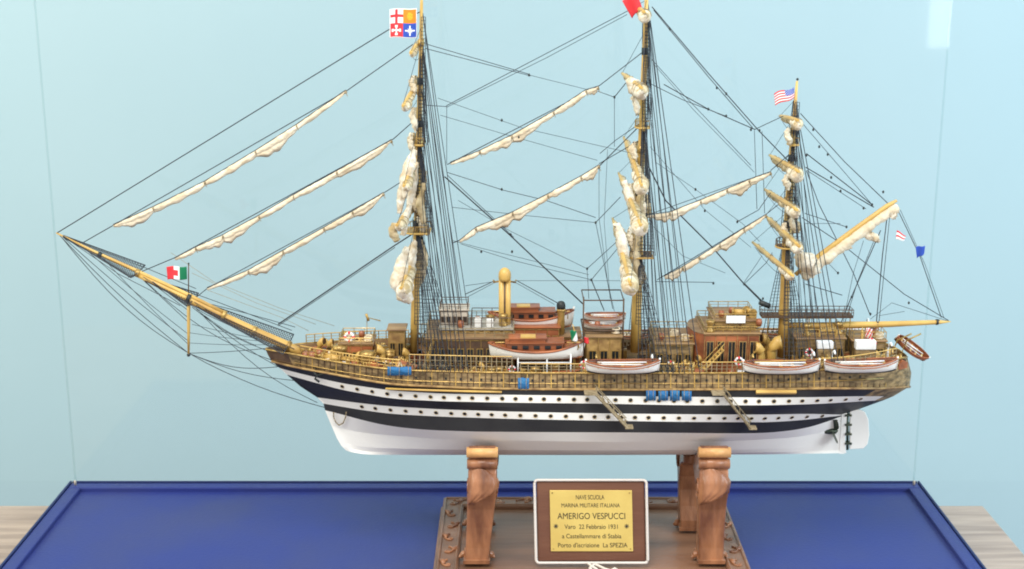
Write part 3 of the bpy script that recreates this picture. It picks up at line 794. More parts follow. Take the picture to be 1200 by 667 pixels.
# davits
def davit(q, mir=1):
    b0 = LP('7',q); b0 = Vector((b0.x,(b0.y+.004)*mir,b0.z-.01)); b = MB()
    b.tube([b0, b0+Vector((0,0,.022)), b0+Vector((0,-.003*mir,.029)), b0+Vector((0,-.010*mir,.033)), b0+Vector((0,-.014*mir,.030))], .0010,'flagwhite' if q%2 else 'brass',6)
    b.tube([b0+Vector((0,-.014*mir,.030)), b0+Vector((0,-.014*mir,.016))], .0003,'rope',4)
    b.build('davit', ship)
for q in (698,763,880,951,975,1041): davit(q); davit(q,-1)
for q in (1046,1057):
    b = MB(); p = P(q,416,0); b.tube([(p.x-.008,-.014,p.z-.004),(p.x,-.014,p.z+.022),(p.x+.016,-.014,p.z+.03)], .0010,'brass',5); b.build('davit', ship)

# ------------------------------------------------------------------ small deck gear, copied
def proto(kind):
    b = MB()
    if kind == 'capstan': b.lathe((0,0,0), [(.0045,0),(.0045,.002),(.0028,.004),(.003,.008),(.0046,.010),(.0046,.0125),(.001,.0135)], 'brass', 12)
    if kind == 'rope_coil':
        b.tube([(.004*math.cos(k*.6)*(1-.002*k), .004*math.sin(k*.6), .0008+.00016*k) for k in range(34)], .0009,'sail',5)
    if kind == 'bollard':
        for x in (-.003,.003): b.lathe((x,0,0), [(.0016,0),(.0014,.005),(.0019,.006),(.0018,.0072),(.0002,.0078)], 'brass', 8)
        b.box((-.0055,-.0022,-.0002),(.0055,.0022,.0009),'brass')
    if kind == 'skylight':
        b.prism([(-.006,0),(-.006,.005),(0,.0085),(.006,.005),(.006,0)], -.009,.009,'mahogany')
        for x in (-.006,-.002,.002,.006): b.box((x-.0013,-.0052,.0054),(x+.0013,-.0018,.0076),'glass_dk')
    if kind == 'winch':
        b.tube([(-.006,0,.005),(.006,0,.005)], .0032,'spar',10); 
        for x in (-.0065,.0065): b.tube([(x-.0008,0,.005),(x+.0008,0,.005)], .0048,'brass',12); b.box((x-.001,-.003,0),(x+.001,.003,.005),'brass')
    if kind == 'pin_rack':
        b.box((-.010,-.0012,.006),(.010,.0012,.0075),'spar')
        for x in (-.009,.009): b.box((x-.0008,-.001,0),(x+.0008,.001,.006),'spar')
        for k in range(7): b.tube([(-.0075+k*.0025,0,.003),(-.0075+k*.0025,0,.0105)], .0005,'brass',5)
    if kind == 'barrel': b.lathe((0,0,0), [(.0026,0),(.0033,.003),(.0033,.0045),(.0026,.0075),(.0001,.0076)], 'mahogany', 10)
    if kind == 'hatch': b.box((-.007,-.006,0),(.007,.006,.003),'spar'); b.box((-.006,-.005,.003),(.006,.005,.0045),'planks')
    if kind == 'life_ring':
        b.tube([(.0032*math.cos(2*PI*k/16),0,.005+.0032*math.sin(2*PI*k/16)) for k in range(17)], .0010,'flagwhite',6,cap=False)
        for a in (0,4,8,12): 
            t = 2*PI*a/16; b.ball((.0032*math.cos(t),0,.005+.0032*math.sin(t)), .0014,'red',6,4)
    if kind == 'chest': b.box((-.006,-.004,0),(.006,.004,.006),'sail'); b.box((-.0065,-.0045,.006),(.0065,.0045,.0075),'flagwhite')
    return b.build(kind, ship, local=True)
ROOF = []
protos = {k: [proto(k), 0] for k in ('capstan','rope_coil','bollard','skylight','winch','pin_rack','barrel','hatch','life_ring','chest')}
def put(kind, px, y, rz=0, s=1, dz=0):
    lim = max(.002, min(hb('7', min(max(px-10,330),1050)), hb('7', min(max(px+10,330),1050))) - .004 - .0075*s); y = max(-lim, min(lim, y))
    pr, n = protos[kind]; o = pr if n == 0 else pr.copy()
    if n: col.objects.link(o)
    protos[kind][1] += 1
    x = P(px, 420, y).x; o.location = Vector((x,y,_zx(x)+dz)) - wl(ship); o.rotation_euler = (0,0,rz); o.scale = (s,s,s)
for a in [('capstan',372,0),('winch',388,-.012,.2,1.5),('bollard',362,-.012),('rope_coil',380,-.026,0,1.2),('bollard',396,-.038,0,1.1),('chest',405,-.03,0,1.1),('capstan',428,-.034,0,1.3),
          ('rope_coil',440,-.042,0,1.4),('skylight',446,-.022,0,1.3),('pin_rack',458,-.048,0,1.1),('winch',470,-.034,.1,1.5),('barrel',482,-.046,0,1.3),('chest',448,.02,0,1.3),('winch',412,.02,0,1.6),
          ('rope_coil',418,-.044,0,1.2),('life_ring',410,-.012,0,1.5,.026),('life_ring',436,-.046,0,1.),('barrel',400,.026,0,1.4),('pin_rack',492,-.05,0,1.2),('barrel',512,-.052,0,1.1),('hatch',524,-.050,0,1.),
          ('bollard',545,-.052,0,1.2),('barrel',558,-.050,0,1.),('chest',564,-.052,0,.9),('rope_coil',575,-.052,0,1.1),('barrel',590,-.050,0,1.1),('pin_rack',530,-.053,0,1.),('life_ring',600,-.052,0,1.1,.006),
          ('winch',682,-.030,0,1.5),('rope_coil',692,-.045,0,1.2),('life_ring',684,-.048,0,1.2,.01),('skylight',745,-.030,0,1.2),('pin_rack',752,-.048,0,1.3),('winch',762,-.035,0,1.4),('barrel',790,-.048,0,1.2),
          ('rope_coil',800,-.048,0,1.3),('chest',780,-.046,0,1.),('capstan',808,-.034,0,1.2),('life_ring',786,-.036,0,1.2,.006),('life_ring',866,-.05,0,1.3,.014),('life_ring',884,-.05,0,1.1,.012),('chest',872,-.048,0,1.1),
          ('barrel',858,-.045,0,1.2),('pin_rack',905,-.048,0,1.2),('winch',928,-.040,0,1.5),('rope_coil',940,-.046,0,1.2),('skylight',992,.0,0,1.2),('capstan',996,-.04,0,1.3),('bollard',1030,-.036,0,1.2),('life_ring',1020,-.026,0,1.4,.020),
          ('winch',1046,-.012,0,1.3),('chest',985,-.048,0,1.),('barrel',970,-.046,0,1.1),('life_ring',948,-.030,0,1.2,.016),('hatch',715,-.046,0,1.1),('barrel',600,-.056,0,1.),('skylight',380,.008,0,1.2),('capstan',448,.0,0,1.6)]:
    put(*a)
# crowded small fittings
kinds = ['barrel','bollard','rope_coil','winch','capstan','pin_rack','barrel','hatch','skylight','pin_rack']
for k in range(85):
    q = random.uniform(358,482); yy = random.uniform(-.050,.045)*min(1,(q-330)/90); put(random.choice(kinds), q, yy, random.uniform(0,3), random.uniform(1.0,1.9))
for k in range(75):
    q = random.uniform(682,820); yy = random.uniform(-.056,-.030); put(random.choice(kinds), q, yy, random.uniform(0,3), random.uniform(1.0,1.6))
for k in range(70):
    q = random.uniform(896,1050); yy = random.uniform(-.056,-.022)*(1 if q < 1000 else .6); put(random.choice(kinds), q, yy, random.uniform(0,3), random.uniform(1.0,1.6))
for k in range(60):
    q = random.uniform(488,682); yy = random.uniform(-.060,-.042); put(random.choice(kinds), q, yy, random.uniform(0,3), random.uniform(.9,1.3))
for q, r_, yy in ((540,387,-.018),(560,386,.0),(575,386,.01),(590,386,-.01),(700,392,-.015),(715,390,.01),(722,394,-.02),(775,400,-.016),(790,398,.0),(803,400,-.018),(832,389,-.03),(836,389,-.02),(889,389,-.03),(845,374,-.015),(857,372,0),(866,374,-.012),(878,374,-.01),(945,394,-.012),(958,394,.004),(970,394,-.016),(982,394,-.005),(1010,397,-.012),(1022,397,.004),(1030,397,-.014),(408,400,-.008),(424,400,.006),(432,400,-.01)):
    kd = random.choice(['barrel','capstan','barrel','winch','rope_coil','pin_rack']); pr_, n_ = protos[kd]; o = pr_.copy(); col.objects.link(o)
    p = P(q,r_,yy); dgz = p.z; o.location = Vector((p.x,yy,dgz-.004))-wl(ship); o.rotation_euler = (0,0,random.uniform(0,3)); o.scale = (1.1,1.1,1.1); ROOF.append((o,p.x,yy))
for k in range(34):
    q = random.choice([random.uniform(362,480),random.uniform(680,820),random.uniform(896,1020)]); yy = random.uniform(-.05,.045)*min(1,(q-320)/120)*(1 if q < 1010 else .6)
    p = P(q, 410, yy); h_ = random.uniform(.010,.024); b = MB(); m_ = random.choice(['ochre','mahogany','dkwood','brass','wood'])
    zb_ = _zx(p.x)-.0005; lim = max(.004,min(hb('7',min(max(q-12,330),1050)),hb('7',min(max(q+12,330),1050)))-.010); yy = max(-lim,min(lim,yy)); x_ = p.x; w_ = random.uniform(.003,.008)
    b.box((x_-w_,yy-.003,zb_),(x_+w_,yy+.003,zb_+h_*.6),m_); b.tube([(x_-w_*.6,yy,zb_+h_*.6),(x_-w_*.6,yy,zb_+h_)], .0012,'brass',6); b.tube([(x_-w_,yy,zb_+h_*.62),(x_+w_,yy,zb_+h_*.66)], .0014,random.choice(['sail','dkwood','ochre']),6)
    b.build('deck_locker', ship, bevel=.0005)
for q in list(range(470,530,7))+list(range(735,800,7))+list(range(905,965,7)):
    for mir in (1,-1):
        B = LP('7',q); b = MB(); c = Vector((B.x+random.uniform(-.002,.002),(B.y+.004)*mir,B.z+.004)); h_ = random.uniform(.007,.012)
        b.tube([c+Vector((0,0,.004)),c+Vector((-.0022,0,-.002)),c+Vector((-.002,0,-h_)),c+Vector((0,0,-h_-.002)),c+Vector((.002,0,-h_)),c+Vector((.0022,0,-.002)),c+Vector((0,0,.004))], .0008,random.choice(['hemp','sail','dkwood']),5); b.build('hanging_coil', ship)
# forecastle crane arm
b = MB(); b.tube([P(430,392,0),P(430,372,0),P(446,376,0)], .0008,'brass',5); b.tube([P(429,368,0),P(432,376,0)], .0016,'brass',6); b.build('deck_crane', ship)

# ------------------------------------------------------------------ masts and spars
def seg(pts, rad, m, name, parent=ship, lab=None, y=0, n=10):
    b = MB(); b.tube([P(x,r,y) if len(t)==2 else P(x,r,t[2]) for t in pts for x,r in [t[:2]]], rad, m, n); return b.build(name, parent, lab)
fore = seg([(485.5,412),(486.5,360),(488,290),(489,262),(490.5,180),(492,110),(493.5,50),(494,5),(494.3,-8)], [.0052,.005,.0046,.0042,.0035,.003,.0024,.0018,.0012],'spar','mast',lab='ochre foremast with square jack flag')
main = seg([(744.5,412),(746,360),(748,300),(749.5,230),(752,160),(754.5,90),(757,20),(758,-14)], [.0062,.006,.0054,.0045,.004,.0034,.0028,.0016],'spar','mast',lab='ochre main mast rising out of frame')
miz = seg([(917,418),(918.5,370),(921,300),(924,240),(928,180),(931,135),(934,95)], [.0064,.006,.005,.0042,.0034,.0026,.0012],'spar','mast',lab='ochre mizzen mast with striped flag')
def mx(mast, row):   # px of mast at a row
    c = {'f':[(-8,494.3),(50,493.5),(180,490.5),(290,488),(412,485.5)],'m':[(-14,758),(90,754.5),(230,749.5),(300,748),(412,744.5)],'z':[(95,934),(180,928),(240,924),(300,921),(418,917)]}[mast]
    return curve(c, row)
MO = {'f':fore,'m':main,'z':miz}
# dark bands / mast caps
for k, rws in (('f',[300,262,168,145,50,95]),('m',[330,225,175,132,118,60]),('z',[330,262,235,185,152,140])):
    for i, r in enumerate(rws):
        p = P(mx(k,r),r,0); b = MB(); b.tube([p-Vector((0,0,.004)),p+Vector((0,0,.004))], .0052 if i < 3 else .0036,'iron' if i%2 else 'brass',10); b.build('mast_band', MO[k])
# tops (platforms)
def platform(k, row, L, W, m='brass'):
    p = P(mx(k,row),row,0); b = MB(); pts = []
    for i in range(15):
        a = -PI/2+PI*i/14*1; pts.append((p.x-L*.5+L*.0-L*.35*math.cos(a)+.004, W*math.sin(a)))
    pts = [(p.x+L*.5,-W),(p.x-L*.1,-W)] + [(p.x-L*.1-L*.45*math.cos(-PI/2+PI*i/8), W*math.sin(-PI/2+PI*i/8)) for i in range(1,8)] + [(p.x-L*.1,W),(p.x+L*.5,W)]
    n = len(pts); v0 = len(b.v)
    b.v += [Vector((x,y,p.z)) for x,y in pts] + [Vector((x,y,p.z+.0018)) for x,y in pts]
    b.face(list(range(n))[::-1],m); b.face([n+i for i in range(n)],m)
    for i in range(n): j=(i+1)%n; b.face((i,j,n+j,n+i),m)
    b.tube([Vector((x,y,p.z+.009)) for x,y in pts], .0005,m,4)
    for x,y in pts: b.tube([(x,y,p.z),(x,y,p.z+.009)], .0004,m,4)
    b.tube([Vector((x,y,p.z+.001)) for x,y in pts+[pts[0]]], .0012,'spar',5)
    return b.build('mast_top', MO[k])
platform('f',272,.030,.016); platform('f',170,.012,.010); platform('m',300,.030,.017,'dkwood'); platform('m',150,.014,.011); platform('z',290,.022,.013,'dkwood'); platform('z',170,.010,.009)

def yard(k, far, near, hl, r0, rn, lab, bunt=1.0, droop=.004, sail='sailw', spread=0):
    A = P(far[0],far[1],hl); B = P(near[0],near[1],-hl)
    b = MB(); pts = [lerp(A,B,t/10) for t in range(11)]
    b.tube(pts, [.0016+.0012*math.sin(PI*t/10) for t in range(11)],'spar',8)
    y_ = b.build('yard', MO[k], lab)
    b = MB(); N_ = 60; sp_ = []; rad = []; ph = random.uniform(0,6)
    for i in range(N_+1):
        t = i/N_; p = lerp(A,B,.03+.94*t) + Vector((.0022,0,-.0006))
        swell = lerp(r0*.60, rn*.60, t) * (1 + .38*math.exp(-((t-.9)/.09)**2))
        g_ = swell*(.86+.10*math.sin(t*23+ph)+.08*math.sin(t*47+ph))*random.uniform(.93,1.06)
        if i in (0,N_): g_ *= .35
        if i in (1,N_-1): g_ *= .75
        sp_.append(p+Vector((.0006*math.sin(t*31),0,-g_*.72))); rad.append(g_)
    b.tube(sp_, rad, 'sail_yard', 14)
    for v in range(len(b.v)): b.v[v] += Vector((random.uniform(-.0006,.0006),random.uniform(-.0005,.0005),random.uniform(-.0006,.0006)))
    i0 = int(N_*.72)
    s_ = b.build('furled_sail', y_)
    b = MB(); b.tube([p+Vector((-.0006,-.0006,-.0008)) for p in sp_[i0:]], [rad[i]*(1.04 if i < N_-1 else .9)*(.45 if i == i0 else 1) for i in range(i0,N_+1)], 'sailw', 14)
    for v in range(len(b.v)): b.v[v] += Vector((random.uniform(-.0008,.0008),random.uniform(-.0006,.0006),random.uniform(-.0008,.0008)))
    b.build('sail_bunt', y_)
    b = MB()
    for t in (.08,.2,.32,.44,.56,.68,.8,.92):
        i = int(t*N_); c = sp_[i]; d = (B-A).normalized(); a1 = d.cross(Vector((0,0,1))).normalized(); a2 = a1.cross(d); r_ = rad[i]*1.10
        b.tube([c+a1*r_*math.cos(2*PI*j/10)+a2*(r_*math.sin(2*PI*j/10)+.0008) for j in range(11)], .0004,'hemp',4,cap=False)
    b.build('gasket', y_)['kind'] = 'stuff'
    b = MB(); b.tube([lerp(A,B,t)+Vector((.003,0,-.006-.008*math.sin(PI*t))) for t in (0,.15,.3,.5,.7,.85,1)], .0003,'rope',4); b.build('foot_rope', y_)
    return A, B
Y = {}
Y['f1'] = yard('f',(492,283),(470,338),.135,.005,.0105,'lower foreyard with white furled sail')
Y['f2'] = yard('f',(491,228),(465,264),.115,.004,.0075,'fore topsail yard just above the fore top')
Y['f3'] = yard('f',(491,178),(473,218),.100,.0045,.0075,'upper fore topsail yard')
Y['f4'] = yard('f',(493,92),(472,124),.075,.003,.006,'fore topgallant yard')
Y['f5'] = yard('f',(493,46),(481,62),.050,.0022,.0042,'fore royal yard')
Y['m1'] = yard('m',(718,256),(739,334),.150,.0065,.0135,'lower main yard with large furled sail')
Y['m2'] = yard('m',(725,203),(751,264),.130,.0055,.0125,'main topsail yard')
Y['m3'] = yard('m',(731,161),(752,217),.115,.005,.0115,'upper main topsail yard')
Y['m4'] = yard('m',(729,86),(752,103),.080,.005,.011,'main topgallant yard')
Y['m5'] = yard('m',(744,8),(755,14),.055,.005,.009,'main royal yard at the top of the picture')
Y['z1'] = yard('z',(882,284),(929,323),.110,.0045,.0065,'lower mizzen yard')
Y['z2'] = yard('z',(897,253),(937,289),.100,.0060,.0085,'mizzen topsail yard')
Y['z3'] = yard('z',(896,222),(934,246),.090,.0065,.0085,'upper mizzen topsail yard')
Y['z4'] = yard('z',(902,182),(936,201),.070,.007,.0105,'mizzen topgallant yard')
Y['z5'] = yard('z',(914,136),(935,141),.045,.005,.008,'mizzen royal yard')
# loose white folds hanging below two lower yards
def fold(pts, rad, parent, y=-.06, name='sail_fold', mt='sailw'):
    b = MB(); P_ = []; R_ = []
    for i in range(len(pts)-1):
        for k in range(5):
            t = k/5; P_.append(P(lerp(pts[i][0],pts[i+1][0],t),lerp(pts[i][1],pts[i+1][1],t),y)); R_.append(lerp(rad[i],rad[i+1],t)*random.uniform(.88,1.1))
    P_.append(P(*pts[-1],y)); R_.append(rad[-1])
    b.tube(P_,R_,mt,12)
    for v in range(len(b.v)): b.v[v] += Vector((random.uniform(-.0013,.0013),random.uniform(-.0013,.0013),random.uniform(-.0007,.0007)))
    return b.build(name, parent)
fold([(477,290),(471,310),(468,330),(474,346),(482,353)],[.003,.007,.010,.009,.004],fore,-.07)
fold([(486,282),(481,300),(476,322),(478,340)],[.002,.008,.009,.004],fore,-.02); fold([(486,176),(480,192),(475,212),(470,232),(468,250)],[.002,.006,.0065,.005,.002],fore,-.04); fold([(488,190),(484,215),(480,245)],[.002,.006,.003],fore,-.01)
for k_, x_, r_, hh in (('f',486,100,11),('f',487,140,14),('f',484,168,12),('f',496,262,14),('f',488,236,13),('f',483,318,13),('m',747,120,15),('m',745,178,12),('m',741,228,13),('m',756,240,12),('m',741,280,14),('m',750,318,14),('z',926,160,10),('z',924,214,9),('z',931,262,11),('z',922,270,9)):
    for d_ in (0,1):
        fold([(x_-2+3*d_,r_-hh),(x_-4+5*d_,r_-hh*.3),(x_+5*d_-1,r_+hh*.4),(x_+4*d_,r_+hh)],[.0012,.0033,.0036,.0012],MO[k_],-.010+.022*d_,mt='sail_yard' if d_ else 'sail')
fold([(494,188),(496,205),(493,228),(497,246)],[.002,.004,.0045,.002],fore,.02,mt='sail_yard'); fold([(497,215),(492,240),(497,262)],[.002,.005,.003],fore,-.012,mt='sail_yard'); fold([(493,282),(497,300),(493,322),(489,338)],[.002,.0055,.006,.002],fore,.01,mt='sail_yard'); fold([(462,262),(460,272),(466,282)],[.003,.0055,.003],fore,-.09,mt='sail_yard'); fold([(752,225),(748,245),(753,262)],[.002,.006,.003],main,-.012,mt='sail_yard'); fold([(748,275),(744,300),(748,325)],[.003,.006,.003],main,-.012,mt='sail_yard')
fold([(481,195),(477,215),(474,232)],[.002,.0055,.002],fore,-.05); fold([(480,240),(474,258),(472,276)],[.002,.005,.003],fore,-.06)
fold([(724,262),(729,285),(733,310),(736,335)],[.003,.006,.006,.009],main,-.02); fold([(731,212),(738,232),(745,255)],[.003,.006,.007],main,-.01)
fold([(737,92),(745,103),(752,112)],[.004,.0085,.006],main,-.02); fold([(934,296),(942,305),(952,312),(958,306)],[.004,.011,.012,.005],miz,-.02)
fold([(720,262),(726,270),(733,275)],[.002,.005,.002],main,0)

# gaff with brailed spanker, boom
A = P(930,326,0); B = P(1054,238,0)
gf = seg([(932,322),(962,298),(1000,270),(1040,241),(1051,235)],[.0024,.0030,.0030,.0026,.0016],'spar','gaff',lab='ochre spanker gaff rising toward the stern')
b = MB(); N_ = 40; sp_ = []; rad = []
for i in range(N_+1):
    t = i/N_; x = lerp(938,1051,t); r = curve([(932,322),(962,298),(1000,270),(1040,241),(1051,235)],x); g_ = (.0055+.0025*(1-t))*(.8+.2*abs(math.sin(t*17)))*random.uniform(.88,1.08)
    if t > .9: g_ *= 1.25
    if i in (0,N_): g_ *= .5
    sp_.append(P(x+1.5, r+6, 0)-Vector((0,0,g_*.3))); rad.append(g_)
b.tube(sp_,rad,'sail',12)
for v in range(len(b.v)): b.v[v] += Vector((random.uniform(-.0007,.0007),random.uniform(-.0007,.0007),random.uniform(-.0007,.0007)))
b.build('furled_sail', gf)
GF = gf
bm = seg([(922,381),(960,381.5),(1040,380),(1100,377.5),(1114,377)],[.0030,.0038,.0036,.0026,.0006],'spar','boom',lab='long ochre spanker boom overhanging the stern')
b = MB(); 
for q in (1028,1098): p = P(q,380 if q<1050 else 377.5,0); b.tube([p-Vector((.0012,0,0)),p+Vector((.0012,0,0))], .0036,'iron',8)
b.build('boom_band', bm)

# bowsprit
bs = seg([(352,414),(336,405),(300,389),(262,371),(221,351),(196,339),(160,321)],[.0058,.0056,.0052,.0048,.0042,.0036,.0032],'spar','bowsprit',lab='ochre bowsprit with netting and jib boom')
b = MB(); b.tube([P(x,r,0) for x,r in ((262,366.5),(221,346),(160,317.5),(110,295),(66,273))],[.0026,.0026,.0024,.002,.0009],'spar',8); b.build('jib_boom', bs)
b = MB(); b.tube([P(x,r,-.004) for x,r in ((345,413),(300,393),(240,365),(170,329))],.0007,'dkwood',4); b.tube([P(x,r,-.0055) for x,r in ((345,409),(300,389.5),(240,362))],.0005,'dkwood',4); b.build('dark_stripe', bs)
for q, r, ww in ((338,406,.0068),(262,370,.0064),(221,350,.0062),(161,320,.0048),(117,299,.0034),(298,388,.006)):
    p = P(q,r,0); d = Vector((-.9,0,.42)).normalized(); b = MB(); b.tube([p-d*.0022,p+d*.0022], ww,'iron' if q in (117,221) else 'brass',10); b.build('bowsprit_band', bs)
b = MB(); b.tube([P(221,352,0),P(221,385,0),P(221,415,0)],[.0022,.0019,.0013],'spar',8); b.ball(P(221,416,0),.0022,'iron',8); ds = b.build('dolphin_striker', bs)
def net(rail_a, rail_b, w0, w1, lab=None):
    # mesh net lying both sides of the bowsprit from px rail_a to rail_b
    b = MB(); A = P(*rail_a,0); B = P(*rail_b,0); n = max(4,int((B-A).length/.0032))
    for s in (-1,1):
        g_ = []
        for i in range(n+1):
            t = i/n; p = lerp(A,B,t); w_ = lerp(w0,w1,t)
            g_.append([p+Vector((0,s*w_*k/5,-.002*math.sin(PI*k/5)+.0008*k/5)) for k in range(6)])
        for i in range(n):
            for k in range(5):
                b.tube([g_[i][k],g_[i+1][k+1]], .00036,'net',3,cap=False); b.tube([g_[i+1][k],g_[i][k+1]], .00036,'net',3,cap=False)
        b.tube([r[5] for r in g_], .0006,'rope',4); b.tube([A,g_[0][5]], .0005,'rope',4); b.tube([B,g_[-1][5]], .0006,'rope',4)
    return b.build('bowsprit_net', bs, lab)
net((74,277),(162,319),.001,.031,'dark net on the outer jib boom'); net((180,330),(226,352),.004,.030,'dark net near the dolphin striker'); net((232,357),(338,404),.012,.040,'net by the stem')

fold([(1012,268),(1018,276),(1026,279),(1030,284)],[.002,.005,.0045,.001],GF,0); fold([(1042,247),(1047,251),(1051,250)],[.004,.006,.003],GF,0); fold([(984,284),(990,290),(998,289)],[.002,.0045,.002],GF,0)
# ------------------------------------------------------------------ staysails
def staysail(knots, lab, rmax=.0042, y=0, sag=.6):
    K = [P(x,r,y) for x,r in knots]; b = MB(); sp_ = []; rad = []; M_ = 14
    for i in range(len(K)-1):
        f = random.uniform(.75,1.2)
        for k in range(M_):
            t = k/M_; env = math.sin(PI*t)**.7 if 0 < t < 1 else 0
            r = rmax*.90*(.50+.30*env*f+.07*math.sin(i*5.1+k*1.3))
            if i == len(K)-2: r *= (1-.45*t)
            if i == 0: r *= (.45+.55*t)
            sp_.append(lerp(K[i],K[i+1],t)+Vector((0,0,-r*sag*1.5))); rad.append(r*random.uniform(.9,1.08))
    sp_.append(K[-1]); rad.append(rmax*.2)
    b.tube(sp_,rad,'sail',12,sq=.8)
    for v in range(len(b.v)): b.v[v] += Vector((random.uniform(-.0004,.0004),random.uniform(-.0006,.0006),random.uniform(-.0005,.0005)))
    # loose hanging fold along the lower side
    rs = []
    for i in range(len(sp_)-1):
        t = i/(len(sp_)-1); w_ = rad[i]*(.9+1.5*max(0,math.sin(t*11+len(knots)+K[0].x*40))**2); 
        c = sp_[i]; rs.append([c+Vector((0,-rad[i]*.3,-rad[i]*.3)), c+Vector((0,-rad[i]*.5,-w_*.9)), c+Vector((0,.0004,-w_*1.45)), c+Vector((0,rad[i]*.5,-w_*.8))])
    b.grid(rs,'sail')
    o = b.build('staysail', ship, lab)
    g_ = MB()
    for p in K[1:]:
        g_.ball(p+Vector((0,-.001,-.0018)), .0017,'hemp',6,4)
        g_.tube([p+Vector((0,-.002,.001)),p+Vector((.0005,-.0026,-.003)),p+Vector((.002,-.002,-.006))], .0004,'hemp',4)
    g_.build('gasket', o)
    g_ = MB(); g_.tube([lerp(K[0],K[-1],0)]+[p+Vector((0,-.001,.0012)) for p in K], .0004,'rope',4); g_.build('luff_rope', o)
    return o
staysail([(133,264),(180,243),(240.5,213),(300,177),(348,146.5),(405.5,106.5)],'outermost furled jib on the highest bow stay', .0050)
staysail([(205,303),(230,290),(261.5,276),(304,253),(344,229),(395,201),(459,164.5)],'second furled jib on the middle bow stay', .0047)
staysail([(243,338),(291.5,317),(332,294),(380,267),(413.6,248),(449.6,226.4)],'innermost furled jib ending above the bow', .0045)
staysail([(528,191),(562.5,177),(600,159),(649,131),(687,106),(701,102)],'upper staysail between fore and main masts', .0046)
staysail([(539,282),(558,267),(601,249),(642,228),(681,207),(702,194)],'lower staysail between fore and main masts', .0052)
staysail([(757,253),(785,249),(821,235),(852,222),(878,211),(903,202)],'upper staysail between main and mizzen masts', .0048)
staysail([(779,324),(800,313),(819.5,301),(843.5,286),(872,268),(897.5,252)],'lower staysail between main and mizzen masts', .0046)

# ------------------------------------------------------------------ rigging
def rope(pts, r=.00045, m='rope', name='stay', y=0, parent=ship):
    b = MB(); b.tube([P(*p[:2], p[2] if len(p) > 2 else y) for p in pts], r, m, 5); return b.build(name, parent)
def sagl(a, c, s, n=8):   # sagging line in px
    return [(lerp(a[0],c[0],i/n), lerp(a[1],c[1],i/n)+s*math.sin(PI*i/n)) for i in range(n+1)]
for pts, r in [
  ([(67,273),(452,37),(492,14)],.0006), ([(98,284),(133,264),(407,106),(484,52)],.00055), ([(150,325),(205,302),(461,163),(487,140)],.00055),
  ([(228,350),(243,338),(450,226),(480,207)],.0005), ([(326,380),(462,288),(487,272)],.0008), ([(326,382),(463,290)],.0004),
  ([(521,207),(598,276),(684,357)],.0008), ([(524,205),(602,278)],.0004), ([(703,100),(752,62)],.0005),([(524,193),(703,100)],.0005),
  ([(702,195),(750,147)],.0006),([(702,192),(750,164)],.0005),([(530,285),(540,281)],.0006),
  ([(764,8),(830,86),(888,152),(925,190)],.0006), ([(766,12),(830,90),(882,150)],.00045),
  ([(760,195),(780,235),(835,290),(873,334),(896,357)],.0008), ([(873,333),(900,360)],.0008), ([(903,200),(926,180)],.0005),([(756,253),(903,201)],.0004),
  ([(770,328),(898,251),(918,235)],.0005)]: rope(pts, r)
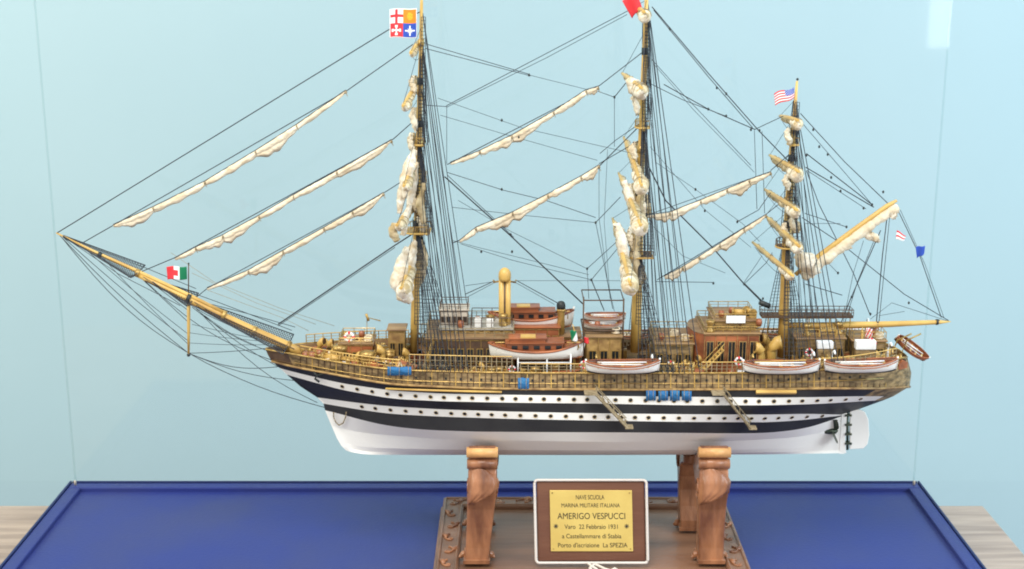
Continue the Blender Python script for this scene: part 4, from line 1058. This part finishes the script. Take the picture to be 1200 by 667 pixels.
for pts, r in [
  ([(497,51),(620,87)],.0004), ([(499,57),(622,89)],.0004), ([(620,88),(692,106)],.00028), ([(523,124),(745,8)],.00042), ([(523,126),(640,68),(735,17)],.00034),
  ([(493,123),(524,125)],.0004), ([(523.5,126),(523.5,192)],.0003), ([(513,115),(612,150),(742,180)],.00028), ([(516,135),(590,157),(700,188)],.00028), 
  ([(720,114),(695,105)],.00035), ([(720,114),(736,94)],.0005), ([(720,114),(720,172)],.0003), ([(703,180),(722,164),(751,144)],.0004),
  ([(702,194),(702,255),(712,330),(720,365)],.00028), ([(712,175),(708,260),(715,350)],.00025),
  ([(524,202),(590,223),(640,235),(698,255)],.0004), ([(530,243),(610,252),(698,261)],.00032), ([(698,261),(727,231)],.00045), ([(698,261),(708,310),(718,362)],.00035),
  ([(688,315),(600,272),(537,235)],.00028), ([(693,328),(600,305),(540,286)],.00032),([(690,322),(560,290),(530,282)],.00028), ([(688,315),(722,284)],.0004), ([(693,328),(723,292)],.0004), ([(693,328),(708,364)],.0006), ([(688,315),(690,350)],.0003),
  ([(545,345),(580,329)],.0005), ([(548,348),(580,331)],.0003), ([(604,328),(655,356)],.0005), ([(604,331),(650,357)],.0003), ([(545,335),(580,330)],.0003), ([(603,329),(735,329)],.00025),
  ([(764,70),(800,110),(880,194)],.00035), ([(766,75),(812,128),(884,202)],.00028), ([(778,99),(830,128),(885,152)],.00055), ([(762,98),(800,117),(850,136)],.0004), 
  ([(884,152),(918,136)],.00045), ([(884,153),(887,245)],.00035), ([(893,154),(896,250)],.00035), ([(864,260),(889,246),(903,226)],.00045), ([(872,333),(898,308),(905,296)],.0004), ([(872,331),(893,300)],.0003),
  ([(768,330),(836,331)],.0004), ([(768,190),(815,222),(870,262),(890,283)],.00028), ([(762,172),(826,246),(880,290)],.00026), ([(765,265),(800,300),(850,320)],.00026),
  ([(938,133),(990,190),(1040,238)],.0005), ([(938,142),(975,185),(1022,240)],.00035), ([(945,180),(990,215),(1022,240)],.0006), ([(944,196),(985,220),(1024,243)],.0006), ([(946,200),(1015,245)],.00035),
  ([(1052,246),(1078,300),(1103,372)],.0005), ([(1055,246),(1084,310),(1106,372)],.0003), ([(1040,250),(1034,300),(1027,378)],.0006), ([(1043,250),(1030,378)],.0004), ([(1032,270),(1010,320),(996,352),(985,380)],.0006), ([(1027,275),(1005,330),(990,378)],.0004), ([(1012,282),(1000,320),(988,378)],.0003),
  ([(940,255),(985,285),(1060,345),(1112,376)],.0005), ([(945,200),(960,240),(1000,320),(1020,370)],.0005), ([(943,250),(992,266)],.0004), ([(943,262),(985,262)],.0003), ([(944,333),(987,346)],.0005), ([(962,300),(982,320)],.0003),
  ([(1020,374),(1045,355),(1110,376)],.0003), ([(1030,370),(1060,365)],.0003), ([(935,240),(945,300),(955,385)],.0004)]: rope(pts, r, name='running_line')
# blocks on the lines
bk = MB(); bk.ball((0,0,0),.0013,'iron',7,5,1.4); bk0 = bk.build('block', ship, local=True)
for i,(x,r) in enumerate([(620,88),(608,161),(598.5,275),(688,315),(693,328),(698,261),(720,114),(785,34),(851,110),(840,103),(830,128),(851,136),(880,152),(890,153),(953,152),(960,172),(970,181),(974,208),(985,224),(1022,240),(1035,225),(1012,244),(894,350),(872,333),(998,348),(1065,355),(1020,368),(864,260),(588,141),(564,295),(588,222),(836,332),(600,295),(815,222),(826,247),(982,320),(992,266),(945,182),(1100,376)]):
    o = bk0 if i == 0 else bk0.copy()
    if i: col.objects.link(o)
    o.location = P(x,r,-.0005)-wl(ship)
b = MB(); p = P(896,357,0); b.tube([p+Vector((-.006,0,.003)),p+Vector((.006,0,-.002))], .0032,'iron',8); b.build('block', ship, 'large dark block above the after bridge')

# martingale and bobstay lines below the bowsprit
for pts, r in [ (sagl((70,276),(221,414),6)+sagl((221,414),(325,430),8)[1:],.00045), (sagl((72,278),(218,412),14)+sagl((221,415),(382,478),6)[1:],.00045), 
  (sagl((76,280),(221,400),3),.0004), (sagl((100,292),(221,392),2),.00035), (sagl((120,302),(221,404),2),.00035), (sagl((160,321),(221,378),0),.0004), (sagl((165,322),(222,365),0),.0004), (sagl((162,322),(318,422),14),.0004),
  (sagl((221,414),(316,408),1),.0004), (sagl((221,414),(345,446),6),.0004), (sagl((222,402),(312,404),1),.0003), (sagl((222,390),(310,400),1),.0003), (sagl((225,380),(308,398),1),.0003), (sagl((230,362),(330,432),5),.0004),
  (sagl((236,368),(372,472),12),.0004), (sagl((225,360),(316,412),6),.0004),(sagl((240,370),(300,405),3),.0003) ]:
    rope(pts, r, name='bobstay')
for yy in (-.03,.03):
    for a, c in (((160,320),(336,402)),((221,350),(340,398)),((72,276),(221,352))):
        b = MB(); A = P(*a,0); B = P(*c,0)+Vector((0,yy*1.3,.004)); b.tube([A, lerp(A,B,.5)+Vector((0,yy*.3,-.002)), B], .0004,'rope',4); b.build('bobstay', ship)
for pts in ([(200,296),(250,330),(330,362),(392,382)],[(225,320),(300,355),(370,380)],[(243,340),(330,372),(362,388)]): rope(pts,.00026,name='running_line',m='hemp')

# shrouds with ratlines; backstays (both sides)
def shroud(k, topx, toprow, botpx, mir, ytop, nn, botfix=None, rat=.0048, name='shroud'):
    """topx: px centre at top; botpx: (px0,px1) at rail or (row) explicit"""
    b = MB(); T = P(topx,toprow,-ytop); tops = []; bots = []
    for i in range(nn):
        t = i/(nn-1)
        if botfix is None: q = lerp(botpx[0],botpx[1],t); bb_ = LP('7',q); B = Vector((bb_.x,bb_.y-.002,bb_.z-.001))
        else: B = P(lerp(botpx[0],botpx[1],t), botfix[0], -botfix[1])
        Tt = T+Vector((.0035*(t-.5),0,0))
        B = Vector((B.x,B.y*mir,B.z)); Tt = Vector((Tt.x,Tt.y*mir,Tt.z)); tops.append(Tt); bots.append(B)
        b.tube([B,Tt], .00042,'rope',4)
        if botfix is None: b.ball(lerp(B,Tt,.03),.0015,'iron',6,4); b.ball(lerp(B,Tt,.07),.0013,'iron',6,4)
    H = (tops[0]-bots[0]).length; n = int(H/rat)
    for j in range(2,n):
        t = j/n; b.tube([lerp(bots[i],tops[i],t) for i in range(nn)], .00026,'rope',3)
    return b.build(name, MO[k], None)
for mir in (1,-1):
    shroud('f',490,276,(490,526),mir,.010,8); shroud('m',750,303,(748,788),mir,.012,8); shroud('z',923,292,(918,952),mir,.010,6)
    shroud('f',491.5,172,(486,507),mir,.004,6,(273,.015),.004); shroud('m',754,154,(747,768),mir,.004,6,(300,.016),.004); shroud('z',929,172,(918,940),mir,.004,5,(290,.012),.004)
    shroud('f',494,52,(489,501),mir,.001,4,(170,.010),.004); shroud('m',758.5,20,(752,765),mir,.002,4,(150,.010),.004); shroud('z',932,118,(926,938),mir,.001,4,(170,.008),.004)
for mir in (1,-1):
    for k, lst in (('f',[(495,12,549),(495,50,543),(494,52,538),(493,96,533),(492,120,528),(491,168,523),(491,172,518)]),
                   ('m',[(759,2,820),(759,20,811),(758,60,802),(757,90,796),(755,150,789),(755,132,783)]),
                   ('z',[(934,130,990),(933,140,983),(932,150,976),(929,170,968),(928,185,960)])):
        for a, r, q in lst:
            B = LP('7',q); B = Vector((B.x,(B.y-.002)*mir,B.z)); T = P(a,r,0); b = MB(); b.tube([T,B], .00048 if mir==1 else .0004,'rope',4)
            b.ball(lerp(B,T,.02),.0014,'iron',6,4); b.build('backstay', MO[k])
    # extra vertical running rigging
    for k, lst in (('m',[(752,60,768),(753,100,774),(751,20,762)]),('z',[(926,200,945),(930,150,938),(927,220,953)]),('f',[(489,170,507),(491,120,512)])):
        for a, r, q in lst:
            B = LP('7',q); B = Vector((B.x,(B.y+.001)*mir,B.z)); T = P(a+2,r,-.004*mir); b = MB(); b.tube([T,B], .0003,'rope',4); b.build('backstay', MO[k])
for k, r0_, r1_ in (('f',20,380),('m',20,380),('z',120,380)):
    b = MB(); L_ = []; n_ = int((r1_-r0_)/4.2)
    for i in range(n_+1):
        r = lerp(r0_,r1_,i/n_); w_ = .0024+.0022*i/n_; c = P(mx(k,r)+2.2+2*i/n_,r,-.0065); L_.append((c-Vector((w_,0,0)),c+Vector((w_,0,0))))
    for j in (0,1): b.tube([p[j] for p in L_],.00038,'rope',4)
    for p in L_[::1]: b.tube([p[0],p[1]],.0003,'rope',4)
    b.build('rung_ladder', MO[k])
# lifts and braces joining yard arms to the mast
for k in Y:
    A, B = Y[k]; m_ = k[0]; C = (A+B)/2; c = P(mx(m_, 333.5),333.5,0)
    top = lerp(A,B,.5)+Vector((.0,0,.055 if k[1] != '5' else .02)); row = 0
    # find mast point above the yard
    best = min(((P(mx(m_,r),r,0)-top).length, r) for r in range(0,400,4))[1]; T = P(mx(m_,best),best,0)
    b = MB(); b.tube([A,T],.0003,'rope',4); b.tube([B,T],.0003,'rope',4); b.build('lift_line', MO[m_])

# ------------------------------------------------------------------ flags
def flag(pts, fn, nu, nv, y, lab, wave=.0015, parent=ship, name='flag'):
    # pts: image corners TL,TR,BR,BL ; fn(u,v)->material, u from left, v from top
    TL,TR,BR,BL = [P(*p,y) for p in pts]; rs = []
    for j in range(nv+1):
        v = j/nv; row = []
        for i in range(nu+1):
            u = i/nu; p = lerp(lerp(TL,TR,u),lerp(BL,BR,u),v) + Vector((0,wave*math.sin(u*5.5+v*1.3),wave*.35*math.sin(u*6))); row.append(p)
        rs.append(row)
    b = MB(); b.grid(rs,None,True,lambda j,i: fn((i+.5)/nu,(j+.5)/nv)); o = b.build(name, parent, lab)
    s = o.modifiers.new('thickness','SOLIDIFY'); s.thickness = .0004
    return o
def jack(u,v):
    if u < .02 or u > .98 or v < .02 or v > .98: return 'flagwhite'
    qu, qv = (u*2)%1, (v*2)%1; L_, T_ = u < .5, v < .5
    cu, cv = abs(qu-.5), abs(qv-.5)
    if L_ and T_: return 'red' if cu < .09 or cv < .09 else 'flagwhite'
    if not L_ and T_: return 'yellow' if (cu*1.3)**2+cv**2 < .07 and (qu*7+qv*5)%1 > .2 else 'orange'
    if L_: return 'flagwhite' if ((cu < .05+.12*cv and cv < .34) or (cv < .05+.12*cu and cu < .34)) and not (cu > .3 and cv > .3) else 'red'
    return 'flagwhite' if ((cu < .05 and .0 < cv < .36) or (cv < .05 and cu < .36) or (abs(cu-cv) < .05 and cu < .16)) else 'navy'
flag([(456.5,11),(488.5,9.5),(488.5,44),(456.5,44.5)], jack, 40, 40, -.003, 'square four quartered jack at the foremast top', parent=fore)
def tri(u,v):
    if abs(u-.5) < .17:
        return 'red' if (abs(u-.46) < .1 and abs(v-.5) < .2) else 'flagwhite'
    return 'red' if u < .36 else 'green'
flag([(195,313),(219,312),(219,327),(196,328)], tri, 26, 14, -.002, 'green white and red flag on the bowsprit staff')
b = MB(); b.tube([P(221,309,0),P(221,350,0)],.0007,'dkwood',5); b.ball(P(221,309,0),.0012,'iron',6,4); b.build('flagstaff', ship)
def stars(u,v):
    if u > .55 and v < .52: return 'flagwhite' if (int(u*40)+int(v*26))%5 == 0 else 'navy'
    return 'red' if int(v*9) % 2 == 0 else 'flagwhite'
flag([(907,110),(930,102),(931,114),(909,124)], stars, 40, 27, -.002, 'red and white striped flag with blue corner at the mizzen top', wave=.0026, parent=miz)
fl = flag([(729,1),(748,-3),(752,8),(741,22)], lambda u,v:'red', 12, 12, -.004, 'plain red flag at the main mast top', wave=.003, parent=main)
flag([(1073,290),(1083.5,287.5),(1083,297),(1075,303)], lambda u,v:'navy', 10, 10, -.002, 'small blue flag on the stern halyard')
flag([(1051,270),(1061,276),(1060,282),(1050,281)], lambda u,v:'red' if int(v*4)%2 == 0 else 'flagwhite', 10, 10, -.002, 'small reddish pennant under the gaff end')
flag([(1015,385),(1022,385),(1022,396),(1014,397)], lambda u,v:'red' if int(u*5+v*3)%2 else 'flagwhite', 12, 12, -.012, 'red and white chequered flag over the poop')
flag([(668,388),(675,387),(677,399),(670,401)], lambda u,v:'green' if u+v < 1.2 else 'flagwhite', 10,10, -.050, 'green edge of the ensign draped on the launch stern')
flag([(684,396),(689,395),(690,402),(685,403)], lambda u,v:'red', 8,8, -.050, 'red edge of a flag near the forward lifeboat')
b = MB(); b.tube([P(684,348,-.05),P(684,420,-.05)],.0007,'dkwood',5); b.tube([P(671,380,-.05),P(679,408,-.05)],.0005,'spar',5); b.build('flagstaff', ship)
b = MB(); b.ball(P(934.5,93,0),.0016,'iron',7,4); b.build('mast_truck', miz)

# small gear on the cabin tops: settle each on the surface below it
bpy.context.view_layer.update()
_dg = bpy.context.evaluated_depsgraph_get()
for o,x,y in ROOF: o.hide_viewport = True
bpy.context.view_layer.update(); _dg = bpy.context.evaluated_depsgraph_get()
for o,x,y in ROOF:
    hit, loc, nr, ix, ob, mt_ = sc.ray_cast(_dg, Vector((x,y,wl(o).z+.012)), Vector((0,0,-1)))
    if hit: o.location.z = loc.z - wl(ship).z - .0003
for o,x,y in ROOF: o.hide_viewport = False

# ------------------------------------------------------------------ light
def area(name, loc, target, sx, sy, power, c):
    l = bpy.data.lights.new(name,'AREA'); l.shape = 'RECTANGLE'; l.size = sx; l.size_y = sy; l.energy = power; l.color = c
    o = bpy.data.objects.new(name, l); col.objects.link(o); o.location = loc
    o.rotation_euler = (Vector(target)-Vector(loc)).to_track_quat('-Z','Y').to_euler(); return o
area('ceiling_light', (-.5,-1.4,2.6), (0,0,.3), 1.6, 1.2, 80, (1,.965,.90))
area('window_light', (2.4,-1.6,1.5), (0,.1,.3), 1.3, 1.4, 60, (.86,.94,1))
area('left_room_light', (-2.6,-1.2,1.4), (-.3,.3,.3), 1.2, 1.2, 28, (.95,1,.88))
area('wall_wash_blue', (2.1,-.1,1.5), (.75,.6,.35), .9, .9, 19, (.30,.70,1))  # added lamp, only tints the right part of the wall blue
area('wall_wash_left', (-2.1,-.1,1.4), (-.7,.6,.35), .9, .9, 6.5, (1,1,.55))  # added lamp, only tints the left part of the wall yellow-green
area('far_window', (1.56,-3.0,.62), (.54,.2,.66), .10, .42, .75, (.9,.96,1))
w = bpy.data.worlds.new('World'); sc.world = w; w.use_nodes = True
bg = w.node_tree.nodes['Background']; bg.inputs['Color'].default_value = (.90,.93,.93,1); bg.inputs['Strength'].default_value = .70
sc.view_settings.view_transform = 'Standard'; sc.view_settings.look = 'None'; sc.view_settings.gamma = 1; sc.view_settings.exposure = 0
for k in ('max_bounces','diffuse_bounces'): setattr(sc.cycles, k, 6 if k == 'max_bounces' else 3)
sc.cycles.filter_width = 1.9
sc.cycles.transparent_max_bounces = 12
for o in list(bpy.data.objects):
    if '_u' in o: del o['_u']
